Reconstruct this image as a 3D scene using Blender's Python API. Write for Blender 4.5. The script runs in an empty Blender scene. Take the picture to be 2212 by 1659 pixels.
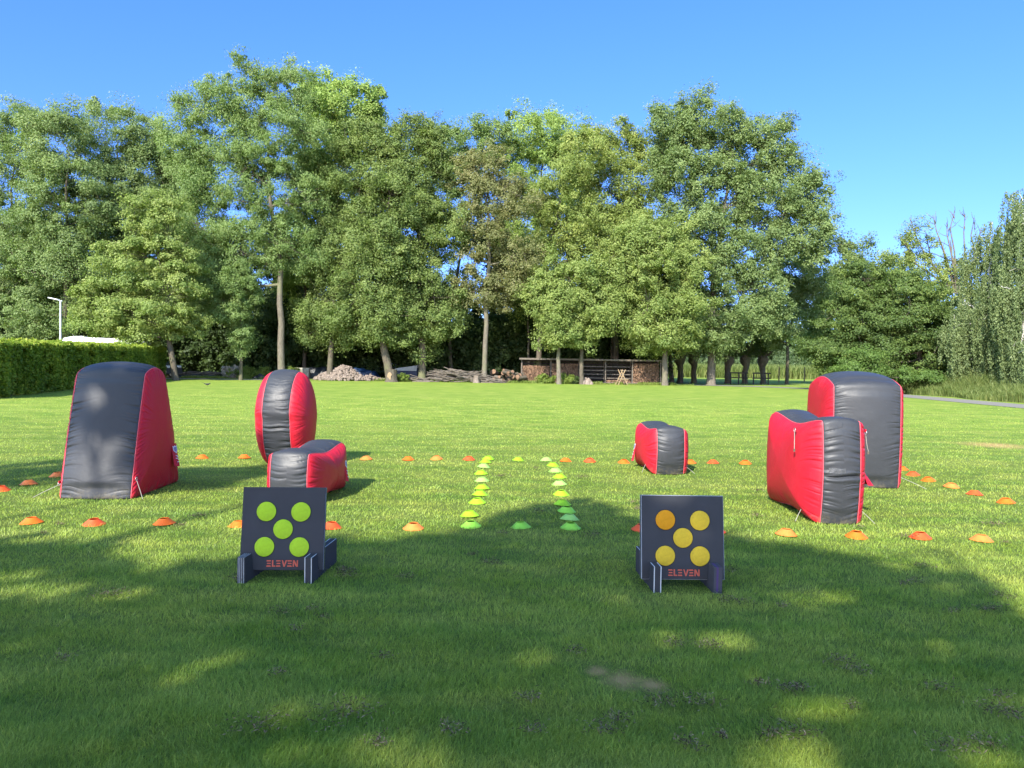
import bpy, math, random
import numpy as np
from mathutils import Vector, Matrix
R = math.radians
sc = bpy.context.scene
COL = sc.collection

# ------------------------------------------------------------------ camera
F_PX, CX, CY = 1663.3, 1106.0, 829.5          # photograph measured at 2212 x 1659
CAM_H, PITCH, ROLL = 1.6, math.atan(47.5/1663.3), R(0.9)
Fw = np.array([0, math.cos(PITCH), -math.sin(PITCH)])
_r0 = np.array([1., 0, 0]); _u0 = np.array([0, math.sin(PITCH), math.cos(PITCH)])
Rt = math.cos(ROLL)*_r0 + math.sin(ROLL)*_u0
Up = -math.sin(ROLL)*_r0 + math.cos(ROLL)*_u0
cam_d = bpy.data.cameras.new('camera'); cam = bpy.data.objects.new('camera', cam_d); COL.objects.link(cam)
cam_d.sensor_width = 36; cam_d.lens = 36*F_PX/2212; cam_d.clip_end = 3000; cam_d.clip_start = 0.05
cam.matrix_world = Matrix(((Rt[0], Up[0], -Fw[0], 0), (Rt[1], Up[1], -Fw[1], 0), (Rt[2], Up[2], -Fw[2], CAM_H), (0, 0, 0, 1)))
sc.camera = cam
sc.render.resolution_x, sc.render.resolution_y = 1024, 768

def ray(px, py):
    return Fw + Rt*(px-CX)/F_PX + Up*(CY-py)/F_PX
def gnd(px, py, z=0.0):
    d = ray(px, py); t = (CAM_H-z)/(-d[2]); return np.array([d[0]*t, d[1]*t, z])
def at(px, py, Y):
    d = ray(px, py); t = Y/d[1]; return np.array([d[0]*t, Y, CAM_H+d[2]*t])

# ------------------------------------------------------------------ light
SUN_EL, SUN_AZ = R(37), R(23)                 # light travels away from the camera, a little to the right
Ldir = Vector((math.sin(SUN_AZ)*math.cos(SUN_EL), math.cos(SUN_AZ)*math.cos(SUN_EL), -math.sin(SUN_EL)))
w = bpy.data.worlds.new('World'); sc.world = w; w.use_nodes = True
wn = w.node_tree; bg = wn.nodes['Background']; sky = wn.nodes.new('ShaderNodeTexSky')
sky.sky_type = 'NISHITA'; sky.sun_disc = False; sky.sun_elevation = SUN_EL; sky.sun_rotation = R(180)+SUN_AZ
sky.air_density = 1.0; sky.dust_density = 0.1; sky.ozone_density = 3.0; sky.altitude = 0
tn = wn.nodes.new('ShaderNodeMix'); tn.data_type = 'RGBA'; tn.blend_type = 'MULTIPLY'; tn.inputs[0].default_value = 1.0
wn.links.new(sky.outputs[0], tn.inputs[6])
# deep blue away from the sun; sun's side brightened to fill the shade
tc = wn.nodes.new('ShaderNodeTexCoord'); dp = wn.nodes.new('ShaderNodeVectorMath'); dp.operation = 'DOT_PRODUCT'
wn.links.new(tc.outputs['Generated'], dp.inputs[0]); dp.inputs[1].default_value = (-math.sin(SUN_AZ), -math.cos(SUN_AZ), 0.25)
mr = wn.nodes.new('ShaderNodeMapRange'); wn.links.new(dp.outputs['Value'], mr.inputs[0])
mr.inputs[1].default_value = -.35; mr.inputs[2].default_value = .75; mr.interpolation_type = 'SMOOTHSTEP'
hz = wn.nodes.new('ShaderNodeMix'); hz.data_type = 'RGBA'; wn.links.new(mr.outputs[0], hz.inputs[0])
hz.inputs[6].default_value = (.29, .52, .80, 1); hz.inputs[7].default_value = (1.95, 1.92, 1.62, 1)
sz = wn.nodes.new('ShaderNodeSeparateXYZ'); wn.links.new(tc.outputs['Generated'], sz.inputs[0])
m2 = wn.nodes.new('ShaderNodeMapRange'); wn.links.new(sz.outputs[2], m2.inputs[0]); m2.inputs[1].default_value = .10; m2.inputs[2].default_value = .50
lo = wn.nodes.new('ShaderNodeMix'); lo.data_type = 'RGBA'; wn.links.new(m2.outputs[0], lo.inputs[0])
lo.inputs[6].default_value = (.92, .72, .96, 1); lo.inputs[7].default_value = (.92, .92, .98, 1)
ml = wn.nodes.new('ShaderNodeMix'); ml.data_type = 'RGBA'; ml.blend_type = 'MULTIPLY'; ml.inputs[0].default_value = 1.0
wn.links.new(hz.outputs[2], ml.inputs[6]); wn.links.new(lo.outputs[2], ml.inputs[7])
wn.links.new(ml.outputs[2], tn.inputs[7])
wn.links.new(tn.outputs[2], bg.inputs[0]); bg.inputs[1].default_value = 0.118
sd = bpy.data.lights.new('sun', 'SUN'); sd.energy = 3.3; sd.angle = R(0.53); sd.color = (1.0, 0.94, 0.84)
so = bpy.data.objects.new('sun', sd); COL.objects.link(so)
so.rotation_mode = 'QUATERNION'; so.rotation_quaternion = Ldir.to_track_quat('-Z', 'Y'); so.location = (-8, -14, 20)
sc.view_settings.view_transform = 'Standard'; sc.view_settings.look = 'None'
sc.view_settings.exposure = 1.85; sc.view_settings.gamma = 1.0
sc.cycles.max_bounces = 6; sc.cycles.diffuse_bounces = 3; sc.cycles.glossy_bounces = 2
sc.cycles.transmission_bounces = 4; sc.cycles.transparent_max_bounces = 4

# ------------------------------------------------------------------ object helpers
def tag(o, label=None, cat=None, group=None, kind=None):
    if label: o['label'] = label
    if cat: o['category'] = cat
    if group: o['group'] = group
    if kind: o['kind'] = kind
    return o
def empty(name, loc=(0, 0, 0), rz=0.0):
    o = bpy.data.objects.new(name, None); COL.objects.link(o)
    o.location = loc; o.rotation_euler = (0, 0, rz); o.empty_display_size = 0.2
    return o
def raw_mesh(name, V, loops, starts, mat=None, parent=None, smooth=True, tint=None, mi=None, mats=None):
    me = bpy.data.meshes.new(name)
    V = np.ascontiguousarray(V, dtype=np.float32); loops = np.ascontiguousarray(loops, dtype=np.int32)
    starts = np.ascontiguousarray(starts, dtype=np.int32)
    me.vertices.add(len(V)); me.vertices.foreach_set('co', V.ravel())
    me.loops.add(len(loops)); me.loops.foreach_set('vertex_index', loops)
    me.polygons.add(len(starts)); me.polygons.foreach_set('loop_start', starts)
    me.polygons.foreach_set('use_smooth', np.full(len(starts), bool(smooth)) if np.isscalar(smooth) else smooth)
    if mi is not None: me.polygons.foreach_set('material_index', np.asarray(mi, dtype=np.int32))
    me.update(calc_edges=True)
    if tint is not None:
        a = me.attributes.new('tint', 'FLOAT', 'POINT'); a.data.foreach_set('value', np.ascontiguousarray(tint, dtype=np.float32))
    for m in (mats or [mat]):
        if m: me.materials.append(m)
    o = bpy.data.objects.new(name, me); COL.objects.link(o)
    if parent: o.parent = parent
    return o
class MB:
    """collects faces, builds one mesh object"""
    def __init__(s): s.v = []; s.f = []; s.sm = []; s.mi = []
    def add(s, verts, faces, smooth=False, mi=0):
        b = len(s.v); s.v.extend([tuple(p) for p in verts])
        for f in faces: s.f.append([b+i for i in f]); s.sm.append(smooth); s.mi.append(mi)
    def box(s, c, size, rz=0, mi=0, M=None, bev=0.0):
        hx, hy, hz = size[0]/2, size[1]/2, size[2]/2
        if bev > 0:
            b = min(bev, hx*.9, hy*.9, hz*.9); vs = []; idx = {}
            for i, sx in enumerate((-1, 1)):
                for j, sy in enumerate((-1, 1)):
                    for k, sz in enumerate((-1, 1)):
                        idx[(i, j, k, 0)] = len(vs); vs.append((sx*hx, sy*(hy-b), sz*(hz-b)))
                        idx[(i, j, k, 1)] = len(vs); vs.append((sx*(hx-b), sy*hy, sz*(hz-b)))
                        idx[(i, j, k, 2)] = len(vs); vs.append((sx*(hx-b), sy*(hy-b), sz*hz))
            fs = []
            for i in (0, 1):
                fs.append([idx[(i, 0, 0, 0)], idx[(i, 1, 0, 0)], idx[(i, 1, 1, 0)], idx[(i, 0, 1, 0)]])
                fs.append([idx[(0, i, 0, 1)], idx[(1, i, 0, 1)], idx[(1, i, 1, 1)], idx[(0, i, 1, 1)]])
                fs.append([idx[(0, 0, i, 2)], idx[(1, 0, i, 2)], idx[(1, 1, i, 2)], idx[(0, 1, i, 2)]])
                for j in (0, 1):
                    fs.append([idx[(i, j, 0, 0)], idx[(i, j, 1, 0)], idx[(i, j, 1, 1)], idx[(i, j, 0, 1)]])
                    fs.append([idx[(i, 0, j, 0)], idx[(i, 1, j, 0)], idx[(i, 1, j, 2)], idx[(i, 0, j, 2)]])
                    fs.append([idx[(0, i, j, 1)], idx[(1, i, j, 1)], idx[(1, i, j, 2)], idx[(0, i, j, 2)]])
            for i in (0, 1):
                for j in (0, 1):
                    for k in (0, 1): fs.append([idx[(i, j, k, 0)], idx[(i, j, k, 1)], idx[(i, j, k, 2)]])
            # consistent outward winding
            out = []
            for f in fs:
                p = [Vector(vs[i]) for i in f]; n = (p[1]-p[0]).cross(p[2]-p[0]); m = sum(p, Vector())/len(p)
                out.append(f if n.dot(m) > 0 else f[::-1])
            fs = out
        else:
            vs = [(sx*hx, sy*hy, sz*hz) for sx in (-1, 1) for sy in (-1, 1) for sz in (-1, 1)]
            fs = [(0, 1, 3, 2), (4, 6, 7, 5), (0, 4, 5, 1), (2, 3, 7, 6), (0, 2, 6, 4), (1, 5, 7, 3)]
        if M is None: M = Matrix.Translation(c) @ Matrix.Rotation(rz, 4, 'Z')
        s.add([M @ Vector(v) for v in vs], fs, False, mi)
    def tube(s, pts, rad, n=6, cap=True, mi=0, smooth=True):
        pts = [Vector(p) for p in pts]; m = len(pts)
        rad = [rad]*m if np.isscalar(rad) else list(rad)
        vs = []; ref = None
        for i, p in enumerate(pts):
            t = (pts[min(i+1, m-1)]-pts[max(i-1, 0)]).normalized()
            if ref is None:
                a = Vector((0, 0, 1)) if abs(t.z) < .9 else Vector((1, 0, 0)); ref = t.cross(a).normalized()
            ref = (ref - t*ref.dot(t)).normalized(); b = t.cross(ref)
            for k in range(n):
                an = 2*math.pi*k/n; vs.append(p + (ref*math.cos(an)+b*math.sin(an))*rad[i])
        fs = [(i*n+k, i*n+(k+1) % n, (i+1)*n+(k+1) % n, (i+1)*n+k) for i in range(m-1) for k in range(n)]
        s.add(vs, fs, smooth, mi)
        if cap:
            s.add(vs[:n], [list(range(n))[::-1]], False, mi); s.add(vs[-n:], [list(range(n))], False, mi)
    def lathe(s, prof, n=32, c=(0, 0, 0), mi=0, closed=False):
        vs = [(c[0]+r*math.cos(2*math.pi*k/n), c[1]+r*math.sin(2*math.pi*k/n), c[2]+z) for r, z in prof for k in range(n)]
        m = len(prof)
        s.add(vs, [(i*n+k, i*n+(k+1) % n, (i+1)*n+(k+1) % n, (i+1)*n+k) for i in range(m-1) for k in range(n)], True, mi)
    def prism(s, poly, y0, y1, M=None, mi=0, smooth=False):
        """poly in (x,z), extruded along y"""
        n = len(poly); vs = [(x, y0, z) for x, z in poly]+[(x, y1, z) for x, z in poly]
        if M is not None: vs = [M @ Vector(v) for v in vs]
        s.add(vs, [list(range(n)), list(range(n, 2*n))[::-1]], False, mi)
        s.add(vs, [(i, i+n, (i+1) % n+n, (i+1) % n) for i in range(n)], smooth, mi)
    def build(s, name, mat=None, parent=None, mats=None):
        V = np.array(s.v, dtype=np.float32) if s.v else np.zeros((0, 3))
        loops = np.array([i for f in s.f for i in f], dtype=np.int32)
        ln = np.array([len(f) for f in s.f]); st = np.concatenate([[0], np.cumsum(ln)[:-1]])
        return raw_mesh(name, V, loops, st, mat, parent, np.array(s.sm, dtype=bool), mi=s.mi, mats=mats)

# ------------------------------------------------------------------ materials
def mat(name):
    m = bpy.data.materials.new(name); m.use_nodes = True
    nt = m.node_tree; nt.nodes.clear()
    return m, nt
def N(nt, typ, **kw):
    n = nt.nodes.new(typ)
    for k, v in kw.items():
        if k.startswith('i_'):
            key = k[2:]; key = int(key) if key.isdigit() else key.replace('_', ' ')
            n.inputs[key].default_value = v
        else: setattr(n, k, v)
    return n
def L(nt, a, b): nt.links.new(a, b)
def ramp(nt, fac, stops, interp='LINEAR'):
    r = nt.nodes.new('ShaderNodeValToRGB'); r.color_ramp.interpolation = interp
    e = r.color_ramp.elements
    while len(e) < len(stops): e.new(0.5)
    for el, (p, c) in zip(e, stops): el.position = p; el.color = (*c, 1) if len(c) == 3 else c
    L(nt, fac, r.inputs[0]); return r.outputs[0]
def noise(nt, vec, scale, detail=3, rough=.55, dist=0.0):
    n = N(nt, 'ShaderNodeTexNoise'); n.inputs['Scale'].default_value = scale; n.inputs['Detail'].default_value = detail
    n.inputs['Roughness'].default_value = rough; n.inputs['Distortion'].default_value = dist
    if vec is not None: L(nt, vec, n.inputs['Vector'])
    return n.outputs['Fac']
def mixc(nt, fac, a, b, mode='MIX'):
    m = N(nt, 'ShaderNodeMix', data_type='RGBA', blend_type=mode)
    for i, x in ((0, fac), (6, a), (7, b)):
        if hasattr(x, 'links'): L(nt, x, m.inputs[i])
        else: m.inputs[i].default_value = x if (i == 0) else (*x, 1)
    return m.outputs[2]
def mth(nt, op, a, b=0.0, c=None):
    m = N(nt, 'ShaderNodeMath', operation=op)
    for i, x in enumerate([a, b] + ([c] if c is not None else [])):
        if hasattr(x, 'links'): L(nt, x, m.inputs[i])
        else: m.inputs[i].default_value = x
    return m.outputs[0]
def vscale(nt, vec, s):
    m = N(nt, 'ShaderNodeMapping'); m.inputs['Scale'].default_value = s; L(nt, vec, m.inputs[0]); return m.outputs[0]
def principled(nt, col, rough=.6, bump=None, bstr=.3, bdist=.01, spec=.5, metallic=0):
    p = N(nt, 'ShaderNodeBsdfPrincipled'); o = N(nt, 'ShaderNodeOutputMaterial')
    if hasattr(col, 'links'): L(nt, col, p.inputs['Base Color'])
    else: p.inputs['Base Color'].default_value = (*col, 1)
    if hasattr(rough, 'links'): L(nt, rough, p.inputs['Roughness'])
    else: p.inputs['Roughness'].default_value = rough
    p.inputs['Specular IOR Level'].default_value = spec; p.inputs['Metallic'].default_value = metallic
    if bump is not None:
        b = N(nt, 'ShaderNodeBump'); b.inputs['Strength'].default_value = bstr; b.inputs['Distance'].default_value = bdist
        L(nt, bump, b.inputs['Height']); L(nt, b.outputs[0], p.inputs['Normal'])
    L(nt, p.outputs[0], o.inputs[0]); return p
def pos(nt): return N(nt, 'ShaderNodeNewGeometry').outputs['Position']
def objc(nt): return N(nt, 'ShaderNodeTexCoord').outputs['Object']

def simple(name, col, rough=.6, var=.15, scale=8, bstr=.15, bdist=.005, spec=.4, world=False, metallic=0):
    m, nt = mat(name); v = pos(nt) if world else objc(nt)
    f = noise(nt, v, scale, 4)
    c = ramp(nt, f, [(.3, tuple(x*(1-var) for x in col)), (.7, tuple(min(1, x*(1+var)) for x in col))])
    principled(nt, c, rough, noise(nt, v, scale*5, 3), bstr, bdist, spec, metallic); return m

# lawn colour field shared by the soil sheet and the blades on it
def lawn_color(nt, p, k=1.0):
    big = noise(nt, p, .22, 3, .5); mid = noise(nt, p, 1.3, 4, .6)
    st = noise(nt, vscale(nt, p, (.5, 2.2, 1)), 1.2, 3, .6)
    fine = noise(nt, p, 9, 3, .6)
    c = ramp(nt, mid, [(.30, (.066*k, .150*k, .016*k)), (.5, (.140*k, .226*k, .027*k)), (.72, (.275*k, .312*k, .058*k))])
    c2 = ramp(nt, st, [(.38, (.070*k, .150*k, .016*k)), (.62, (.275*k, .312*k, .060*k))])
    c = mixc(nt, .45, c, c2)
    pale = ramp(nt, noise(nt, vscale(nt, p, (.6, 1, 1)), .55, 5, .7), [(.52, (0, 0, 0)), (.68, (1, 1, 1))])
    c = mixc(nt, mth(nt, 'MULTIPLY', pale, .5), c, (.30*k, .31*k, .07*k))
    deep = ramp(nt, noise(nt, p, 2.7, 4, .7), [(.56, (0, 0, 0)), (.68, (1, 1, 1))])
    c = mixc(nt, mth(nt, 'MULTIPLY', deep, .45), c, (.045*k, .13*k, .015*k))
    c = mixc(nt, mth(nt, 'MULTIPLY', big, .35), c, (.25*k, .30*k, .045*k))
    dry = ramp(nt, fine, [(.60, (0, 0, 0)), (.78, (1, 1, 1))])
    c = mixc(nt, mth(nt, 'MULTIPLY', dry, .35), c, (.28*k, .28*k, .08*k))
    return c
BARE = [gnd(1345, 1470), gnd(1290, 1450), gnd(1410, 1480)]
def bare_mask(nt, p):
    tot = None
    for i, (b, r) in enumerate(((BARE[0], .12), (BARE[1], .07), (BARE[2], .085), (gnd(2150, 962), .7))):
        d = N(nt, 'ShaderNodeVectorMath', operation='DISTANCE'); L(nt, p, d.inputs[0]); d.inputs[1].default_value = (b[0], b[1], 0)
        q = N(nt, 'ShaderNodeClamp')
        src = mth(nt, 'SUBTRACT', 2.0, mth(nt, 'ADD', mth(nt, 'DIVIDE', d.outputs['Value'], r), mth(nt, 'MULTIPLY', noise(nt, p, 9, 4, .7), 1.6)))
        L(nt, src, q.inputs[0])
        tot = q.outputs[0] if tot is None else mth(nt, 'MAXIMUM', tot, q.outputs[0])
    return tot
def make_lawn_mat():
    m, nt = mat('lawn'); p = pos(nt)
    c = lawn_color(nt, p, 1.05)
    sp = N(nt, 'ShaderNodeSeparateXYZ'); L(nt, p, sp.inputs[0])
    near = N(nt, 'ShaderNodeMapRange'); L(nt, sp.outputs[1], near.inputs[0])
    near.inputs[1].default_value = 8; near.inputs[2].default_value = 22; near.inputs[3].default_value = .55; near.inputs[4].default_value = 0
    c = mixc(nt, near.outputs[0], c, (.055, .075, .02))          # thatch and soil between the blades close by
    c = mixc(nt, mth(nt, 'MULTIPLY', bare_mask(nt, p), .85), c, (.46, .29, .12))
    h = mth(nt, 'ADD', noise(nt, vscale(nt, p, (1, .6, 1)), 30, 5, .8), noise(nt, vscale(nt, p, (.35, 1.6, 1)), 4, 3))
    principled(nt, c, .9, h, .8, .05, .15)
    return m
def make_blade_mat():
    m, nt = mat('grass_blade'); p = pos(nt)
    c = lawn_color(nt, p, 1.48)
    a = N(nt, 'ShaderNodeAttribute', attribute_name='tint')
    c = mixc(nt, mth(nt, 'MULTIPLY', bare_mask(nt, p), .6), c, (.44, .35, .16))
    br = ramp(nt, a.outputs['Fac'], [(0, (.62, .66, .6)), (.5, (1, 1, 1)), (.93, (1.25, 1.2, 1.1)), (1, (1.9, 1.5, 1.6))])
    c = mixc(nt, 1.0, c, br, 'MULTIPLY')
    d = N(nt, 'ShaderNodeBsdfDiffuse'); t = N(nt, 'ShaderNodeBsdfTranslucent'); g = N(nt, 'ShaderNodeBsdfGlossy')
    g.inputs['Roughness'].default_value = .45; g.inputs[0].default_value = (.9, .95, 1, 1)
    L(nt, c, d.inputs[0]); L(nt, c, t.inputs[0])
    x = N(nt, 'ShaderNodeMixShader'); x.inputs[0].default_value = .35; L(nt, d.outputs[0], x.inputs[1]); L(nt, t.outputs[0], x.inputs[2])
    y = N(nt, 'ShaderNodeMixShader'); y.inputs[0].default_value = .02; L(nt, x.outputs[0], y.inputs[1]); L(nt, g.outputs[0], y.inputs[2])
    o = N(nt, 'ShaderNodeOutputMaterial'); L(nt, y.outputs[0], o.inputs[0]); return m
def leaf_mat(name, dark, mid, light, trans=.42, gloss=.012):
    m, nt = mat(name)
    a = N(nt, 'ShaderNodeAttribute', attribute_name='tint')
    c = ramp(nt, a.outputs['Fac'], [(0, dark), (.5, mid), (1, light)])
    d = N(nt, 'ShaderNodeBsdfDiffuse'); t = N(nt, 'ShaderNodeBsdfTranslucent'); g = N(nt, 'ShaderNodeBsdfGlossy')
    g.inputs['Roughness'].default_value = .5
    L(nt, c, d.inputs[0]); L(nt, mixc(nt, 1.0, c, (1.1, 1.25, .6), 'MULTIPLY'), t.inputs[0])
    x = N(nt, 'ShaderNodeMixShader'); x.inputs[0].default_value = trans; L(nt, d.outputs[0], x.inputs[1]); L(nt, t.outputs[0], x.inputs[2])
    y = N(nt, 'ShaderNodeMixShader'); y.inputs[0].default_value = gloss; L(nt, x.outputs[0], y.inputs[1]); L(nt, g.outputs[0], y.inputs[2])
    o = N(nt, 'ShaderNodeOutputMaterial'); L(nt, y.outputs[0], o.inputs[0]); return m
def bark_mat(name, col):
    m, nt = mat(name); v = pos(nt)
    f = noise(nt, vscale(nt, v, (4, 4, .8)), 3, 5, .7)
    c = ramp(nt, f, [(.3, tuple(x*.55 for x in col)), (.55, col), (.75, tuple(x*1.3 for x in col))])
    moss = ramp(nt, noise(nt, v, .8, 2), [(.5, (0, 0, 0)), (.7, (.6, .6, .6))])
    c = mixc(nt, moss, c, (.13, .14, .06))
    principled(nt, c, .9, f, .8, .05, .2); return m

M = {}
M['lawn'] = make_lawn_mat(); M['blade'] = make_blade_mat()
M['bark'] = bark_mat('bark', (.105, .088, .064)); M['bark_pale'] = bark_mat('bark_pale', (.145, .125, .095)); M['bark_dark'] = bark_mat('bark_dark', (.12, .10, .075))
M['birch'] = bark_mat('birch_bark', (.55, .53, .48))
M['ash'] = leaf_mat('ash_leaf', (0.115, 0.169, 0.060), (0.185, 0.252, 0.088), (0.289, 0.352, 0.129))
M['locust'] = leaf_mat('locust_leaf', (0.127, 0.193, 0.060), (0.183, 0.259, 0.081), (0.265, 0.335, 0.111))
M['lime'] = leaf_mat('lime_leaf', (0.176, 0.263, 0.064), (0.252, 0.342, 0.088), (0.362, 0.452, 0.123))
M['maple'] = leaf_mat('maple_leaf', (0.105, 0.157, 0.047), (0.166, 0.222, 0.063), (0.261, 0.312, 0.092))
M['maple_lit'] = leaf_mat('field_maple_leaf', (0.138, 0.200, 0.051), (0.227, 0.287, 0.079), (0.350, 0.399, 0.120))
M['brown'] = leaf_mat('brown_leaf', (0.142, 0.155, 0.060), (0.202, 0.213, 0.082), (0.315, 0.278, 0.129))
M['yellow'] = leaf_mat('yellowing_leaf', (0.149, 0.203, 0.051), (0.230, 0.286, 0.075), (0.367, 0.389, 0.106))
M['hornbeam'] = leaf_mat('hornbeam_leaf', (0.048, 0.085, 0.024), (0.110, 0.165, 0.042), (0.220, 0.275, 0.062))
M['birchleaf'] = leaf_mat('birch_leaf', (0.090, 0.130, 0.052), (0.170, 0.220, 0.088), (0.270, 0.320, 0.130))
M['willow'] = leaf_mat('willow_leaf', (0.045, 0.075, 0.024), (0.090, 0.127, 0.038), (0.155, 0.190, 0.060))
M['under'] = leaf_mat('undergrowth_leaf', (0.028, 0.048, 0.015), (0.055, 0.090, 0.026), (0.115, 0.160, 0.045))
M['bushleaf'] = leaf_mat('bush_leaf', (0.101, 0.150, 0.028), (0.179, 0.240, 0.048), (0.269, 0.320, 0.076))
M['hedgeleaf'] = leaf_mat('hedge_leaf', (0.085, 0.140, 0.020), (0.190, 0.275, 0.035), (0.370, 0.400, 0.060))
M['reed'] = leaf_mat('reed_leaf', (0.090, 0.130, 0.036), (0.160, 0.210, 0.058), (0.280, 0.290, 0.105))
M['shrubleaf'] = leaf_mat('shrub_leaf', (.06, .11, .025), (.11, .18, .04), (.20, .27, .06))
M['farleaf'] = leaf_mat('far_leaf', (0.067, 0.108, 0.046), (0.114, 0.162, 0.068), (0.175, 0.216, 0.097))

# ------------------------------------------------------------------ leaf clouds
def quads(P, A, B, tint, name, m, parent):
    n = len(P); V = np.empty((n, 4, 3), dtype=np.float32)
    V[:, 0] = P-A; V[:, 1] = P+B*.9+A*.1; V[:, 2] = P+A; V[:, 3] = P-B*.9+A*.1
    return raw_mesh(name, V.reshape(-1, 3), np.arange(4*n), np.arange(n)*4, m, parent, False, tint=np.repeat(tint, 4))
def unit(v): return v/np.maximum(np.linalg.norm(v, axis=-1, keepdims=True), 1e-9)

def leafcloud(rng, C, rc, flat, n_sub, n_leaf, ll, lw, upw=.5, droop=0.0, ctint=None):
    """C clump centres, rc radii; returns P, A, B, tint"""
    k = len(C); d = unit(rng.normal(size=(k, n_sub, 3))); rr = rng.uniform(.25, 1, (k, n_sub, 1))**.6
    off = d*rr*rc[:, None, None]*np.array([1, 1, flat])
    S = C[:, None]+off
    srad = rc[:, None, None, None]*rng.uniform(.16, .36, (k, n_sub))[:, :, None, None]
    lo = np.clip(rng.normal(size=(k, n_sub, n_leaf, 3)), -2, 2)*srad*np.array([1, 1, .55+.3*flat])
    P = S[:, :, None]+lo
    outd = unit(P-C[:, None, None])
    nrm = unit(outd*.75+np.array([0, -.15, upw])+rng.normal(size=P.shape)*.5)
    A = unit(np.cross(nrm, unit(rng.normal(size=P.shape))))
    if droop: A = unit(A+np.array([0, 0, -droop])); 
    B = unit(np.cross(nrm, A))
    sz = rng.uniform(.7, 1.25, P.shape[:3]+(1,))
    if ctint is None: ctint = rng.normal(0, .10, k)
    t = .45+ctint[:, None, None]+rng.normal(0, .09, (k, n_sub))[:, :, None]+rng.normal(0, .11, P.shape[:3])
    return P.reshape(-1, 3), (A*sz*ll/2).reshape(-1, 3), (B*sz*lw/2).reshape(-1, 3), np.clip(t, 0, 1).ravel()

def clump_centres(rng, lobes, rc, dens=1.0, hollow=.45):
    """lobes: list of centre(3), radii(3).  Points in the union, spaced, thicker near the outside"""
    out = []
    for ci, (c, r) in enumerate(lobes):
        area = 4*math.pi*((r[0]*r[2])**1.6/3+(r[1]*r[2])**1.6/3+(r[0]*r[1])**1.6/3)**(1/1.6)
        n = max(4, int(area/(math.pi*rc*rc)*dens))
        d = unit(rng.normal(size=(n*3, 3))); ph = rng.uniform(0, 6.28, 4)
        wob = 1+.13*np.sin(3*d[:, 0]+5*d[:, 2]+ph[0])+.10*np.sin(7*d[:, 2]-4*d[:, 1]+ph[1])+.07*np.sin(11*d[:, 0]+ph[2])
        q = rng.uniform(hollow, 1.0, n*3)**.7
        p = c+d*(q*wob)[:, None]*np.array(r)
        keep = np.ones(len(p), bool)
        for cj, (c2, r2) in enumerate(lobes):
            if cj != ci: keep &= (np.sum(((p-c2)/np.array(r2))**2, axis=1) > .35)
        p = p[keep]
        got = []
        for x in p:
            if len(got) >= n: break
            if all(np.sum((x-g)**2) > (rc*.62)**2 for g in got): got.append(x)
        out += got
    return np.array(out)

def branches(mb, rng, base, fork, top, C, r0, n_limb=9, bend=.25, twig=True, wig=.02):
    """trunk through base-fork-top, limbs to groups of clumps, twigs to clumps"""
    base, fork, top = [np.array(x, float) for x in (base, fork, top)]
    H = np.linalg.norm(top-base)
    pts = []
    for i in range(15):
        t = i/14
        p = (1-t)**2*base+2*t*(1-t)*fork*1.0+t*t*top if False else (base+(fork-base)*min(t/.45, 1) if t < .45 else fork+(top-fork)*(t-.45)/.55)
        p = p+rng.normal(0, wig*H*.35, 3)*np.array([1, 1, 0])*(0.15+t)
        pts.append(p)
    pts = np.array(pts)
    rad = [r0*(1.55 if i == 0 else 1.0)*(1-.86*(i/14)**1.1) for i in range(15)]
    ex = pts[0]+(pts[1]-pts[0])*.10
    P2 = [pts[0], pts[0]+(pts[1]-pts[0])*.06, ex+(pts[1]-pts[0])*.12]+list(pts[1:])
    R2 = [r0*1.75, r0*1.35, r0*1.08]+rad[1:]
    mb.tube(P2, R2, 10)
    if len(C) == 0: return
    nodes = [(pts[i], rad[i]) for i in range(5, 15)]
    # limb targets by coarse k-means
    k = min(n_limb, len(C)); cen = C[rng.choice(len(C), k, replace=False)].copy()
    for _ in range(5):
        lab = np.argmin(((C[:, None]-cen[None])**2).sum(-1), axis=1)
        for j in range(k):
            if (lab == j).any(): cen[j] = C[lab == j].mean(0)
    for j in range(k):
        g = C[lab == j]
        if not len(g): continue
        tgt = cen[j]
        best = min(nodes, key=lambda nd: np.linalg.norm(nd[0]-tgt)+(4 if nd[0][2] > tgt[2]-.3*np.linalg.norm((nd[0]-tgt)[:2]) else 0))
        a, ra = best; ra = min(ra*.62, r0*.5)
        mid = a*.5+tgt*.5+np.array([0, 0, -bend*np.linalg.norm((tgt-a)[:2])*.5])+rng.normal(0, .2, 3)
        lp = []
        for i in range(8):
            t = i/7; lp.append((1-t)**2*a+2*t*(1-t)*mid+t*t*tgt+rng.normal(0, .05, 3)*t)
        lr = [max(.02, ra*(1-.75*i/7)) for i in range(8)]
        mb.tube(lp, lr, 6)
        if twig:
            for c in g:
                q = min(range(2, 8), key=lambda i: np.linalg.norm(lp[i]-c)+(1.2 if lp[i][2] > c[2] else 0))
                m2 = (lp[q]+c)/2+rng.normal(0, .15, 3)
                mb.tube([lp[q], m2, c+(c-m2)*.3], [lr[q]*.55, max(.014, lr[q]*.35), .010], 4, cap=False)

def px_lobes(lobes, Y, depth=.85):
    out = []
    for (px, py, rx, ry) in lobes:
        c = at(px, py, Y); s = Y/F_PX
        out.append((c, (rx*s, max(1.2, min(4.2, rx*s*depth)), ry*s)))
    return out

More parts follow.
